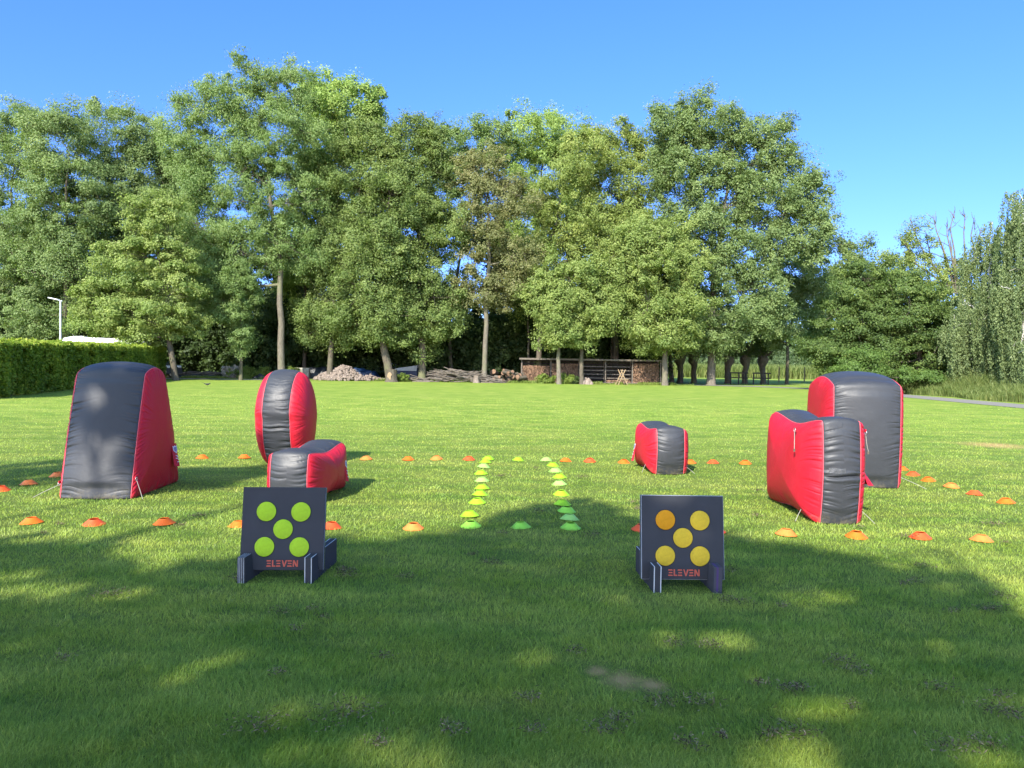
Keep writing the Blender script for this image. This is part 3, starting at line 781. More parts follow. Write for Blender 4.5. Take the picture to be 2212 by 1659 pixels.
e_lime = layered('edge_lime', 1, .06, [(.58, .67, WH), (.93, .9999, (.45, .60, .10))])
e_white = layered('edge_white', 1, .06, [(.50, .60, (.36, .38, .40)), (.90, .97, (.30, .32, .34))])
target('disc_target', 'dark foam target board with five lime green discs and orange lettering', (-1.655, 5.43), R(3), R(9),
    [M['disc_green']]*5, ((-.245, f_thin, .057), (.225, f_two, .057)), e_lime, True)
target('disc_target', 'dark foam target board with five yellow and orange discs and orange lettering', (1.255, 5.35), R(1), R(8),
    [M['disc_orange']]+[M['disc_yellow']]*4, ((-.215, f_two2, .056), (.21, f_purple, .060)), e_white, False)
FOOT += [(-1.66, 5.7, .30, .32), (1.2, 5.6, .30, .32)]

# ================================================================== MARKER CONES
def cone_mat(name, col):
    m, nt = mat(name); v = objc(nt)
    c = ramp(nt, noise(nt, v, 20, 3), [(.3, tuple(x*.85 for x in col)), (.7, col)])
    d = principled(nt, c, .5, None, spec=.4)
    d.inputs['Subsurface Weight'].default_value = 0
    o = [x for x in nt.nodes if x.type == 'OUTPUT_MATERIAL'][0]
    t = N(nt, 'ShaderNodeBsdfTranslucent'); L(nt, c, t.inputs[0]); mx = N(nt, 'ShaderNodeMixShader'); mx.inputs[0].default_value = .12
    L(nt, d.outputs[0], mx.inputs[1]); L(nt, t.outputs[0], mx.inputs[2]); L(nt, mx.outputs[0], o.inputs[0]); return m
CM = {'orange': cone_mat('cone_orange', (.84, .15, .008)), 'deep': cone_mat('cone_red_orange', (.78, .095, .018)), 'pale': cone_mat('cone_pale_orange', (.85, .22, .04)),
      'lime': cone_mat('cone_lime', (.30, .60, .015)), 'mint': cone_mat('cone_pale_green', (.33, .60, .12)), 'green': cone_mat('cone_green', (.28, .62, .05))}
def cone_mesh(mm):
    mb = MB()
    prof = [(.098, .0), (.102, .002), (.101, .005), (.098, .0065), (.090, .012), (.048, .0560), (.0435, .0610), (.0425, .0625), (.0410, .0630), (.0390, .0620), (.0395, .058), (.046, .051), (.088, .008), (.096, .003)]
    mb.lathe(prof, 36)
    o = mb.build('marker_cone', mm); me = o.data; bpy.data.objects.remove(o); return me
CME = {k: cone_mesh(v) for k, v in CM.items()}
rngc = random.Random(4)
def cone(px, pyb, kind, label, group):
    g = gnd(px, pyb, .02); d = math.hypot(g[0], g[1]); g = g*(1+.10/d)
    o = bpy.data.objects.new('marker_cone', CME[kind]); COL.objects.link(o)
    o.scale = (1, 1, .86); o.location = (g[0], g[1], .005+rngc.uniform(-.004, .005)); o.rotation_euler = (R(rngc.uniform(-4, 4)), R(rngc.uniform(-4, 4)), rngc.uniform(0, 6))
    tag(o, label, 'cone', group)
ordn = ['first', 'second', 'third', 'fourth', 'fifth', 'sixth', 'seventh', 'eighth', 'ninth', 'tenth', 'eleventh', 'twelfth']
G1, G2 = 'orange marker cones around the playing field', 'green marker cones of the middle lane'
near = [(68, 1130, 'orange', 'leftmost in the near row'), (203, 1133, 'deep', 'reddish one, second from left in the near row'), (355, 1133, 'orange', 'in the near row below the tall wedge bunker'),
        (516, 1138, 'orange', 'half hidden by the left edge of the green disc target'), (716, 1142, 'deep', 'half hidden by the right edge of the green disc target'),
        (893, 1143, 'pale', 'in the near row beside the nearest green cones'), (1386, 1147, 'deep', 'peeping out left of the yellow disc target'), (1545, 1151, 'deep', 'just peeping out right of the yellow disc target'),
        (1698, 1157, 'pale', 'in front of the left side of the saddle bunker'), (1850, 1162, 'orange', 'in front of the right side of the saddle bunker'),
        (1988, 1163, 'deep', 'second from right in the near row'), (2120, 1168, 'pale', 'rightmost in the near row')]
for x, y, k, t in near: cone(x, y, k, 'orange cone '+t, G1)
far = [(437, 989, 'orange', 'between the tall wedge bunker and the oval bunker, farther from the oval'), (528, 989, 'orange', 'just left of the oval bunker'), (791, 992, 'pale', 'first to the right of the low left bunker in the far row'),
       (882, 993, 'orange', 'second to the right of the low left bunker in the far row'), (943, 992, 'pale', 'smallest looking, third right of the low left bunker in the far row'), (1013, 993, 'deep', 'touching the left end of the far green cones'),
       (1222, 996, 'orange', 'first right of the far green cones'), (1274, 997, 'deep', 'second right of the far green cones'), (1348, 999, 'orange', 'just left of the small low bunker'),
       (1491, 1000, 'orange', 'just right of the small low bunker'), (1540, 1000, 'deep', 'middle of the three between small low bunker and saddle bunker'), (1610, 1001, 'orange', 'last in the far row before the saddle bunker'),
       (1948, 1014, 'orange', 'tucked against the right edge of the tall box bunker'), (1972, 1026, 'deep', 'second along the right line from the tall box bunker'), (2005, 1038, 'orange', 'third along the right line from the tall box bunker'),
       (2055, 1052, 'pale', 'paler one, fourth along the right line'), (2105, 1068, 'deep', 'fifth along the right line'), (2173, 1086, 'orange', 'nearest on the right line, at the right edge'),
       (2, 1059, 'deep', 'cut by the left edge of the picture'), (62, 1046, 'pale', 'middle of the three left of the tall wedge bunker'), (124, 1028, 'pale', 'touching the left side of the tall wedge bunker')]
for x, y, k, t in far: cone(x, y, k, 'orange cone '+t, G1)
def z3(x, y): return ((1000+x/4.424)*.864, (1080+y/4.424)*.864)
left = [(975, 302, 'lime'), (945, 340, 'lime'), (925, 391, 'mint'), (897, 465, 'lime'), (905, 547, 'mint'), (907, 632, 'lime'), (887, 700, 'lime'), (855, 790, 'lime'), (770, 938, 'lime'), (785, 1050, 'green')]
right = [(1617, 315, 'mint'), (1692, 372, 'lime'), (1718, 435, 'mint'), (1765, 505, 'lime'), (1763, 582, 'mint'), (1783, 697, 'lime'), (1797, 810, 'lime'), (1845, 888, 'green'), (1875, 971, 'mint'), (1888, 1073, 'green')]
for i, (x, y, k) in enumerate(left[::-1]):
    cone(*z3(x, y), k, f'{"pale green" if k == "mint" else "green"} cone, {ordn[i]} from the front in the left lane line' if i else 'green cone at the near end of the left lane line, in shade', G2)
for i, (x, y, k) in enumerate(right[::-1]):
    cone(*z3(x, y), k, f'{"pale green" if k == "mint" else "green"} cone, {ordn[i]} from the front in the right lane line' if i else 'green cone at the near end of the right lane line', G2)
cone(*z3(1307, 312), 'lime', 'green cone between the far ends of the two lane lines', G2)
cone(*z3(1337, 1060), 'green', 'green cone between the near ends of the two lane lines', G2)


# ================================================================== TREES
GT = 'trees of the wood edge'
T_ = tree
T_('ash_tree', 'grey green ash cut by the left edge of the photo', -10, 62, [(0, 420, 100, 160), (50, 310, 75, 80), (-40, 560, 130, 90)], 'ash', seed=21, group=GT, rc=.95, ll=.24, lw=.11, flat=.6)
T_('ash_tree', 'tall grey green ash behind the street lamp with a forked trunk', 143, 58, [(115, 300, 65, 95), (150, 420, 95, 110), (80, 560, 95, 100), (175, 570, 70, 80), (90, 680, 90, 60)], 'ash', trunk=.28, fork=(140, 640), top=(150, 330), seed=22, group=GT, ll=.24, lw=.11, flat=.6)
T_('ash_tree', 'second tall ash, between the street lamp ash and the feathery tree', 255, 63, [(255, 295, 90, 88), (300, 380, 80, 80), (250, 450, 115, 90), (240, 560, 90, 80), (345, 330, 40, 60), (350, 420, 60, 70)], 'ash', trunk=.25, seed=23, group=GT, rc=.9, ll=.24, lw=.11, flat=.6)
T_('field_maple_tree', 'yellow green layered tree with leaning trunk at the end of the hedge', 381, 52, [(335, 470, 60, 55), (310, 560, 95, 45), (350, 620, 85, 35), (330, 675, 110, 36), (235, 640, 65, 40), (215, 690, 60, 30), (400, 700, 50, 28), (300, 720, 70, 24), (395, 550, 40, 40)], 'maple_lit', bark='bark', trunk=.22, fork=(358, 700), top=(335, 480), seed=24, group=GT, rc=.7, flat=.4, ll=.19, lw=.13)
T_('feathery_tree', 'tallest pale feathery tree with a long bare trunk behind the oval bunker', 610, 56.5, [(520, 215, 85, 75), (605, 195, 60, 60), (425, 255, 60, 60), (395, 340, 45, 60), (600, 300, 105, 85), (470, 380, 95, 75), (590, 420, 100, 80), (420, 470, 65, 60), (440, 540, 55, 50), (540, 520, 85, 65), (630, 530, 60, 60), (470, 590, 65, 50), (430, 640, 35, 35)], 'locust', bark='bark_pale', trunk=.27, fork=(604, 560), top=(560, 230), seed=25, group=GT, rc=.85, dens=1.05, ll=.25, lw=.09, flat=.85, droop=.7, n_limb=14, upw=.35, n_leaf=38)
T_('feathery_tree', 'small feathery tree under the tallest tree, leaves reaching almost to the ground', 520, 55, [(520, 620, 42, 40), (505, 680, 40, 45), (525, 730, 30, 30), (485, 640, 35, 40)], 'locust', trunk=.14, seed=26, group=GT, rc=.55, ll=.22, lw=.09, droop=.5, n_limb=5)
T_('poplar_tree', 'bright green tall tree between the feathery tree and the dark maples', 657, 63, [(745, 235, 72, 70), (690, 215, 45, 50), (790, 250, 32, 45), (700, 320, 75, 85), (690, 440, 50, 90), (650, 620, 40, 70)], 'lime', bark='bark', trunk=.17, fork=(660, 560), top=(735, 240), seed=27, group=GT, rc=.8, ll=.26, lw=.17)
T_('maple_tree', 'dark green maple with a trunk rising behind the rubble pile', 712, 58, [(785, 345, 85, 85), (740, 440, 60, 70), (830, 310, 45, 45), (760, 530, 75, 70), (710, 600, 45, 50), (700, 680, 60, 40), (690, 720, 40, 25)], 'maple', trunk=.22, fork=(722, 640), top=(790, 330), seed=28, group=GT, rc=.8, dens=1.15)
T_('maple_tree', 'broad dense maple with a thick leaning trunk behind the tall stump', 845, 57, [(840, 430, 75, 80), (820, 540, 80, 60), (800, 600, 85, 55), (790, 680, 80, 40), (850, 690, 65, 45), (800, 725, 60, 22)], 'maple', trunk=.33, fork=(818, 690), top=(840, 420), seed=29, group=GT, rc=.8, dens=1.15)
T_('maple_tree', 'tall dark maple with reddish brown top, in the middle of the dark group', 912, 58.5, [(880, 320, 65, 62), (940, 330, 40, 50), (900, 420, 80, 80), (950, 500, 65, 75), (900, 600, 75, 60), (940, 680, 75, 50), (920, 730, 50, 25)], 'maple', trunk=.30, fork=(908, 650), top=(900, 320), seed=30, group=GT, rc=.8, dens=1.15)
T_('ash_tree', 'thin sparse brownish tree with a straight pale trunk beside the branch pile', 1046, 58.5, [(1040, 370, 60, 65), (1080, 440, 80, 70), (1040, 510, 60, 60), (1110, 560, 60, 55), (1075, 630, 60, 40), (1010, 600, 30, 35)], 'brown', bark='bark_pale', trunk=.21, fork=(1056, 560), top=(1050, 360), seed=31, group=GT, rc=.7, dens=.75, n_leaf=34, ll=.2, n_limb=12)
T_('willow_tree', 'pale green crown seen behind and between the dark maples and the round top', 985, 67, [(985, 325, 60, 60), (1045, 310, 60, 45), (930, 330, 40, 50), (1000, 420, 50, 60)], 'locust', trunk=.2, seed=32, group=GT, rc=.9, ll=.27, lw=.13)
T_('willow_tree', 'tall rounded light green crown at the centre of the tree line', 1180, 68, [(1165, 295, 85, 62), (1230, 310, 50, 55), (1110, 340, 50, 60), (1190, 400, 95, 90), (1150, 500, 70, 80)], 'lime', trunk=.3, fork=(1180, 560), top=(1170, 300), seed=33, group=GT, rc=1., ll=.28, lw=.12)
T_('lime_tree', 'yellowish green tall tree right of the round topped crown', 1162, 61, [(1265, 340, 65, 62), (1215, 420, 75, 70), (1260, 500, 80, 70), (1190, 540, 60, 60), (1150, 640, 45, 50)], 'yellow', trunk=.24, fork=(1170, 600), top=(1230, 350), seed=34, group=GT, rc=.8, dens=.9, n_leaf=38)
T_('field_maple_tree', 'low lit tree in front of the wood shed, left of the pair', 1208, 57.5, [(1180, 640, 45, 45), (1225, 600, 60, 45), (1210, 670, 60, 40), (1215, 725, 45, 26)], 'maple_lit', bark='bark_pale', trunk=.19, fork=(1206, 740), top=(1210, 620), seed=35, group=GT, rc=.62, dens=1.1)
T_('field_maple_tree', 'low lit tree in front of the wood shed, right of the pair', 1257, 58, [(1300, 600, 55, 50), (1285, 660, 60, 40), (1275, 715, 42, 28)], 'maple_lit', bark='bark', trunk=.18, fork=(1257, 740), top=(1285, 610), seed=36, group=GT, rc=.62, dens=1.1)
T_('lime_tree', 'tall yellow green tree filling the gap left of the widest crown', 1330, 63, [(1340, 315, 60, 50), (1395, 330, 45, 60), (1290, 330, 40, 45), (1380, 400, 60, 70), (1320, 420, 65, 75), (1350, 510, 85, 70)], 'yellow', trunk=.24, seed=37, group=GT, rc=.85, dens=.95)
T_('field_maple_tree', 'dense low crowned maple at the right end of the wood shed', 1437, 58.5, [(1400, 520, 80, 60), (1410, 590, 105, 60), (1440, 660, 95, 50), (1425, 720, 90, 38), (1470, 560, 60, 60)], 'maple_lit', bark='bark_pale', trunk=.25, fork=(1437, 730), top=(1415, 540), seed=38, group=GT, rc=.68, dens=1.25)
T_('walnut_tree', 'widest big tree at the right end of the tree line with pale forking limbs', 1537, 61, [(1450, 275, 65, 58), (1530, 265, 75, 50), (1610, 320, 70, 60), (1680, 320, 50, 55), (1470, 370, 75, 65), (1720, 400, 60, 50), (1650, 430, 80, 60), (1560, 420, 80, 65), (1500, 480, 75, 60), (1720, 520, 75, 45), (1600, 540, 70, 50), (1790, 520, 45, 32), (1760, 460, 40, 40), (1530, 600, 75, 60), (1650, 600, 60, 50), (1560, 690, 80, 50), (1640, 680, 60, 50), (1540, 735, 60, 24)], 'ash', bark='bark_pale', trunk=.34, fork=(1541, 640), top=(1580, 330), seed=39, group=GT, rc=.85, dens=1.15, n_limb=18, ll=.24, lw=.13)
T_('ash_tree', 'hanging leafy branches above the two black rails', 1700, 68, [(1690, 650, 55, 60), (1730, 590, 60, 45), (1650, 700, 55, 35), (1700, 735, 35, 25), (1760, 640, 45, 40)], 'ash', trunk=.16, seed=40, group=GT, rc=.75)
# backdrop crowns behind the first row
for i, (bx, Y, lb, lf) in enumerate([(60, 72, [(40, 560, 120, 110), (120, 660, 110, 80)], 'willow'), (330, 72, [(330, 500, 100, 110), (400, 600, 90, 90), (395, 400, 60, 80)], 'ash'),
        (560, 74, [(560, 620, 100, 90), (640, 560, 60, 110), (470, 600, 80, 90)], 'willow'), (870, 73, [(860, 500, 100, 120), (880, 640, 110, 80), (730, 560, 80, 110)], 'willow'), (1330, 73, [(1300, 540, 110, 100), (1380, 640, 110, 70)], 'willow'), (1130, 74, [(1130, 600, 90, 80), (1080, 520, 60, 70)], 'willow')]):
    T_('background_tree', ['shaded tree behind the left ash trees', 'shaded tree behind the layered tree by the hedge', 'shaded low tree behind the long bare trunk', 'shaded tree behind the dark maples', 'shaded tree behind the wood shed', 'shaded low tree behind the thin brownish tree'][i],
       bx, Y, lb, lf, 'bark_dark', seed=60+i, group='shaded trees behind the wood edge', rc=1.1, dens=.95, ll=.32, lw=.2, n_limb=6)
# bare trunks of the second row
for i, (x, Y, r, ty) in enumerate([(655, 63, .11, 560), (738, 66, .12, 600), (808, 64, .15, 640), (975, 64, .20, 640), (1320, 64, .17, 640), (1145, 63, .12, 600), (440, 66, .12, 650), (1452, 66, .22, 690)]):
    b = at(x, 800, Y); t = at(x+(-8 if i % 2 else 6), ty, Y)
    rr = np.random.default_rng(90+i)
    e = empty('slender_tree', (b[0], Y, 0)); tag(e, 'bare slender trunk in the shade ' + ['right of the long bare trunk', 'behind the left side of the rubble pile', 'behind the rubble pile, left of the leaning trunk', 'darker, left of the thin brownish tree', 'behind the low tree pair at the wood shed', 'right of the thin brownish tree', 'in the dark gap beside the layered tree', 'beside the maple at the shed end'][i], 'tree', 'slender shaded trunks')
    mb = MB(); C = np.array([t+rr.normal(0, .8, 3)*np.array([1, .6, .6]) for _ in range(12)])
    branches(mb, rr, np.array([0, 0, -.1]), (t-np.array([b[0], Y, 0]))*.5, t-np.array([b[0], Y, 0]), C-np.array([b[0], Y, 0]), r, 4)
    mb.build('trunk', M['bark'], e)
    P, A, B, T = leafcloud(rr, C-np.array([b[0], Y, 0]), rr.uniform(.6, .9, 12), .7, 6, 30, .22, .14)
    quads(P, A, B, T, 'crown', M['willow'], e)
# pollard willows
for i, x in enumerate((1469, 1499, 1572, 1609, 1649)):
    Y = 67+i*.6; rr = np.random.default_rng(120+i); b = at(x, 800, Y)
    e = empty('pollard_willow', (b[0], Y, 0)); tag(e, 'pollarded willow with knobbly head, ' + ['leftmost of the row', 'second from left of the row', 'at the left end of the black rails', 'between the two black rails', 'behind the right black rail'][i], 'tree', 'pollard willows in a row')
    mb = MB(); rr_ = rr.uniform(.2, .28)
    mb.tube([(0, 0, -.1), (.03, 0, .2), (rr.normal(0, .06), 0, .9), (rr.normal(0, .1), 0, 1.5), (rr.normal(0, .1), 0, 1.9), (0, 0, 2.3), (0, 0, 2.55)], [rr_*1.3, rr_, rr_*.9, rr_*1.0, rr_*1.7, rr_*1.9, rr_*.8], 10)
    C = np.array([(rr.normal(0, 1.0), rr.normal(0, .8), 2.6+abs(rr.normal(.9, .9))) for _ in range(26)])
    for c in C: mb.tube([(0, 0, 2.2), tuple(c*.5+np.array([0, 0, 1.2])), tuple(c)], [.07, .04, .012], 4)
    mb.build('trunk', M['bark_dark'], e)
    P, A, B, T = leafcloud(rr, C, rr.uniform(.45, .7, 26), .8, 6, 30, .22, .07); quads(P, A, B, T, 'crown', M['willow'], e)
# right hand group
GR = 'trees along the right side'
T_('round_tree', 'rounded olive green tree in the distance between the big tree and the hornbeams', 1870, 74, [(1880, 585, 75, 55), (1840, 640, 80, 70), (1930, 650, 70, 80), (1790, 700, 60, 70)], 'maple', trunk=.3, seed=41, group=GR, rc=1.0, ll=.28, lw=.18)
T_('hornbeam_tree', 'dark green layered hornbeam reaching the ground, left of the pair', 1860, 52, [(1870, 620, 60, 50), (1850, 690, 85, 60), (1840, 760, 90, 45), (1900, 780, 70, 40), (1790, 770, 40, 40)], 'hornbeam', 'bark_dark', trunk=.2, seed=42, group=GR, rc=.7, flat=.32, dens=1.3, ll=.18, lw=.12, n_limb=14)
T_('hornbeam_tree', 'dark green layered hornbeam reaching the ground, beside the weeping birch', 1985, 50, [(1960, 640, 65, 50), (1990, 700, 85, 60), (1960, 770, 85, 45), (2050, 760, 50, 60)], 'hornbeam', 'bark_dark', trunk=.2, seed=43, group=GR, rc=.7, flat=.32, dens=1.3, ll=.18, lw=.12, n_limb=14)
T_('leafy_shrub', 'brighter green shrub at the foot of the hornbeams', 1890, 47, [(1870, 775, 30, 22), (1850, 800, 40, 20), (1930, 808, 50, 16), (1990, 815, 40, 14)], 'shrubleaf', 'bark_dark', trunk=.06, seed=44, cat='shrub', rc=.45, flat=.45, ll=.15, lw=.1, n_limb=6)
T_('half_dead_tree', 'half dead tree with yellowish leaves, behind the weeping birches', 2085, 60, [(2045, 650, 60, 60), (1985, 540, 28, 35), (2010, 590, 40, 40), (2080, 600, 40, 40), (1975, 500, 22, 18)], 'yellow', 'bark_pale', trunk=.22, fork=(2075, 640), top=(2050, 520), seed=45, group=GR, rc=.6, dens=.55, n_leaf=26, n_limb=10)
mb = MB(); rr = np.random.default_rng(7); o45 = at(2070, 640, 60)
for (tx, ty) in [(1965, 470), (2000, 505), (2015, 465), (2045, 480), (2062, 455), (2085, 462), (2105, 470), (2120, 490), (1945, 510), (2030, 520)]:
    tp = at(tx, ty, 60); a = at(2070+(tx-2070)*.15, 620, 60); m1 = (a+tp)/2+rr.normal(0, .25, 3)+np.array([(tx-2040)*.004, 0, -.2])
    mb.tube([a-np.array([0, 0, .5]), a*.6+m1*.4, m1, m1*.45+tp*.55+rr.normal(0, .12, 3), tp], [.09, .075, .06, .045, .022], 5)
    for k in range(9):
        t = rr.uniform(.35, .95); s_ = m1*(1-t)+tp*t if t > .5 else a*(1-t)+m1*t
        e_ = s_+np.array([rr.normal(0, .35), rr.normal(0, .3), rr.uniform(.25, .8)]); mb.tube([s_, (s_+e_)/2+rr.normal(0, .05, 3), e_], [.028, .020, .010], 4, cap=False)
ht = [o for o in COL.objects if o.name.startswith('half_dead_tree')][0]
o = mb.build('bare_branches', M['bark_pale'], ht); o.matrix_parent_inverse = Matrix.Translation(-ht.location); o['label'] = 'bare dead branches sticking up out of the crown'
T_('weeping_birch', 'weeping birch with drooping curtains of leaves, left of the two birches', 2135, 46, [(2140, 500, 30, 35), (2135, 560, 50, 50), (2120, 640, 55, 60), (2090, 700, 45, 60), (2150, 720, 55, 70), (2105, 765, 40, 50)], 'birchleaf', 'birch', trunk=.16, fork=(2137, 640), top=(2142, 480), seed=46, group=GR, rc=.55, dens=.50, ll=.12, lw=.075, n_leaf=70, weep=True, n_limb=14)
T_('weeping_birch', 'taller weeping birch with white trunk at the right edge of the photo', 2215, 42, [(2212, 450, 28, 40), (2225, 530, 45, 70), (2210, 620, 50, 70), (2240, 700, 70, 80), (2200, 760, 45, 50)], 'birchleaf', 'birch', trunk=.17, fork=(2200, 620), top=(2212, 440), seed=47, group=GR, rc=.55, dens=.50, ll=.12, lw=.075, n_leaf=70, weep=True, n_limb=14)
T_('background_tree', 'dark tree filling the gap behind the weeping birches', 2180, 58, [(2150, 720, 100, 80), (2230, 700, 80, 90), (2060, 740, 70, 60)], 'hornbeam', 'bark_dark', seed=48, group=GR, rc=.9, dens=1.2)

# ---- dense undergrowth behind the trunks, far woods, reeds: masses nobody could count
def mass(name, label, m, rng, boxes, rc, ll, lw, n_sub=6, n_leaf=36, flat=.8, cat='undergrowth'):
    Cs = []
    for (x0, x1, y0, y1, z0, z1, n) in boxes:
        Cs.append(np.stack([rng.uniform(x0, x1, n), rng.uniform(y0, y1, n), rng.uniform(0, 1, n)**1.0*(z1-z0)+z0], 1))
    C = np.concatenate(Cs); C[:, 2] = np.maximum(C[:, 2]*(1+.18*np.sin(C[:, 0]*.9)+.1*np.sin(C[:, 0]*2.3)), .2)
    if name == 'undergrowth':
        q = CX+F_PX*C[:, 0]/C[:, 1]; C = C[~((q > 815) & (q < 870) & (C[:, 2] < 3.6) & (rng.uniform(size=len(C)) < .8))]
    P, A, B, T = leafcloud(rng, C, rc*rng.uniform(.7, 1.3, len(C)), flat, n_sub, n_leaf, ll, lw)
    ok = P[:, 2] > .02
    o = quads(P[ok], A[ok], B[ok], T[ok], name, M[m], None); tag(o, label, cat, kind='stuff'); return o
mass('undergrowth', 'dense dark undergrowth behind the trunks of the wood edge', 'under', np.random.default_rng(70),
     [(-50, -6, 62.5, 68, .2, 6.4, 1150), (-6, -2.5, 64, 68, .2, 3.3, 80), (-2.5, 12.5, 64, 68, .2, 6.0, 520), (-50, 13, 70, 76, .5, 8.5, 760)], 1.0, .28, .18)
mass('far_woods', 'far belt of trees beyond the meadow', 'farleaf', np.random.default_rng(71), [(14, 100, 135, 145, .5, 8, 560), (-90, 14, 110, 118, .5, 7, 500)], 2.2, .6, .42, cat='woods')
mass('meadow_shrubs', 'low shrubs and hedges in the meadow behind the pollard willows', 'farleaf', np.random.default_rng(72), [(20, 60, 116, 122, .2, 3.0, 130), (30, 46, 60, 70, .2, 5, 160)], 1.0, .26, .18, cat='shrubs')

def blades(name, label, m, rng, X, Y, H, wd, lean=.35, cat='reeds'):
    n = len(X); la = rng.uniform(0, 6.283, n); fa = rng.uniform(0, np.pi, n); ln = np.abs(rng.normal(lean, .15, n))*H
    base = np.stack([X, Y, np.zeros(n)], 1); ld = np.stack([np.cos(la), np.sin(la), np.zeros(n)], 1)*ln[:, None]
    wv = np.stack([np.cos(fa), np.sin(fa), np.zeros(n)], 1)*wd
    mid = base+ld*.3; mid[:, 2] = H*.6; tip = base+ld; tip[:, 2] = H*rng.uniform(.8, 1, n)
    V = np.stack([base-wv*.5, base+wv*.5, mid+wv*.5, mid-wv*.5, tip], 1); i5 = np.arange(n)[:, None]*5
    loops = np.concatenate([i5+np.array([0, 1, 2, 3]), i5+np.array([3, 2, 4])], 1).ravel(); st = (np.arange(n)[:, None]*7+np.array([0, 4])).ravel()
    T = np.clip(rng.normal(.5, .22, n), 0, 1)
    o = raw_mesh(name, V.reshape(-1, 3), loops, st, M[m], None, False, tint=np.repeat(T, 5)); tag(o, label, cat, kind='stuff'); return o
rr = np.random.default_rng(73)
n = 52000; Y = rr.uniform(24, 62, n); X = 24.6+rr.uniform(0, 1, n)**1.2*5.5+np.clip(Y-48, 0, 20)*.05+.35*np.sin(Y*.9)
H = (.45+.75*np.clip((X-24.6)/2.2, 0, 1))*rr.uniform(.7, 1.25, n)*(1+.2*np.sin(Y*.7+1)+.12*np.sin(Y*2.9))
blades('reeds', 'tall pale green reeds and grass between the path and the birches', 'reed', rr, X, Y, H, .028)
n = 26000; Y = 97+rr.uniform(0, 1, n)*14; X = 16+rr.uniform(0, 1, n)*34
blades('meadow_reeds', 'light green reed bed behind the pollard willows and rails', 'reed', rr, X, Y, rr.uniform(1.3, 2.1, len(X)), .08)
# rough weeds at the foot of the wood edge
n = 15000; X = rr.uniform(-26, 14, n); Y = 56.9+.058*(X+26)+np.abs(rr.normal(0, .8, n)); H = rr.uniform(.06, .30, n)*(.4+.6*(np.sin(X*1.3)+np.sin(X*3.1+1) > -.3))
blades('rough_grass', 'uncut weeds and long grass at the foot of the wood edge', 'bushleaf', rr, X, Y, H, .03, cat='grass')

# ================================================================== HEDGE
def hedge():
    rng = np.random.default_rng(80)
    a = np.array([-21.2, 28.6]); b = np.array([-22.6, 53.5])
    a = gnd(-60, 862)[:2]; b = np.array([-25.4, 55.0])
    ln = np.hypot(*(b-a)); d = (b-a)/ln; nrm = np.array([d[1], -d[0]])      # nrm towards the lawn (right)
    if nrm[0] < 0: nrm = -nrm
    root = empty('clipped_hedge', (a[0], a[1], 0)); tag(root, 'long clipped green hedge at the left edge of the lawn', 'hedge')
    W = 1.1
    n = 120000; s = rng.uniform(-.3, ln, n); H = 2.02+.26*s/ln; f = rng.choice(3, n, p=[.62, .28, .10])
    dp = np.abs(rng.normal(0, .10, n)); bumpy = .12*np.sin(s*2.1)+.10*np.sin(s*5.3+1)+.06*np.sin(s*11+3)
    q = np.where(f == 0, W/2-dp+bumpy+rng.normal(0, .03, n), rng.uniform(-W/2, W/2, n))
    z = np.where(f == 0, rng.uniform(.05, H, n), H-dp+.06*np.sin(s*1.7)+.05*np.sin(s*6)+rng.normal(0, .045, n))
    s = np.where(f == 2, ln-dp, s); z = np.where(f == 2, rng.uniform(.05, H, n), z)
    hole = (np.sin(s*3.1+z*2)+np.sin(s*7.7+2-z*3)+np.sin(z*9+s)+.6*np.sin(s*17+z*13) > 1.25) & (f == 0) & (z < 1.9)
    ok = ~hole
    P = np.stack([a[0]+d[0]*s+nrm[0]*q, a[1]+d[1]*s+nrm[1]*q, z], 1)[ok]; n = len(P); f = f[ok]
    out = np.where((f == 0)[:, None], np.array([nrm[0], nrm[1], .5]), np.where((f == 1)[:, None], np.array([0, 0, 1.]), np.array([d[0], d[1], .4])))
    nm = unit(out*.6+rng.normal(0, .75, (n, 3))); A = unit(np.cross(nm, rng.normal(size=(n, 3)))); B = np.cross(nm, A)
    sz = rng.uniform(.7, 1.3, (n, 1)); T = np.clip(.38+rng.normal(0, .2, n)+.3*(P[:, 2] > 1.9)+.14*np.sin(P[:, 1]*1.1+P[:, 2]*2), 0, 1)  # extra pale tint on top leaves paints sunlight along the hedge top
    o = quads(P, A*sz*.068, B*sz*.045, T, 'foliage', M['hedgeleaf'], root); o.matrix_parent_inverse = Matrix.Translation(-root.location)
    # brown and orange turning leaves in patches
    mb = MB(); m_ = 16; mw = W/2-.16
    for k in range(90):
        s0 = ln*k/90; c = a+d*s0
        for j in range(3):
            x = c+nrm*rng.uniform(-.3, .3)+d*rng.uniform(0, .2)
            t = x+nrm*rng.uniform(-.25, .25)
            mb.tube([(x[0], x[1], -.02), ((x[0]+t[0])/2, (x[1]+t[1])/2, 1.0), (t[0], t[1], 1.95)], [.03, .02, .008], 4, cap=False)
    o = mb.build('stems', M['bark_dark'], root); o.matrix_parent_inverse = Matrix.Translation(-root.location)
    n = 30000; s = rng.uniform(0, ln, n); P = np.stack([a[0]+d[0]*s, a[1]+d[1]*s, rng.uniform(.15, 2.1, n)], 1)+np.concatenate([(nrm*1)[None]*rng.uniform(-.42, .38, (n, 1)), np.zeros((n, 1))], 1)
    nm = unit(rng.normal(size=(n, 3))); A = unit(np.cross(nm, rng.normal(size=(n, 3)))); B = np.cross(nm, A)
    o = quads(P, A*.09, B*.06, rng.uniform(0, .5, n), 'inner_foliage', M['hedgeleaf'], root); o.matrix_parent_inverse = Matrix.Translation(-root.location)
hedge()

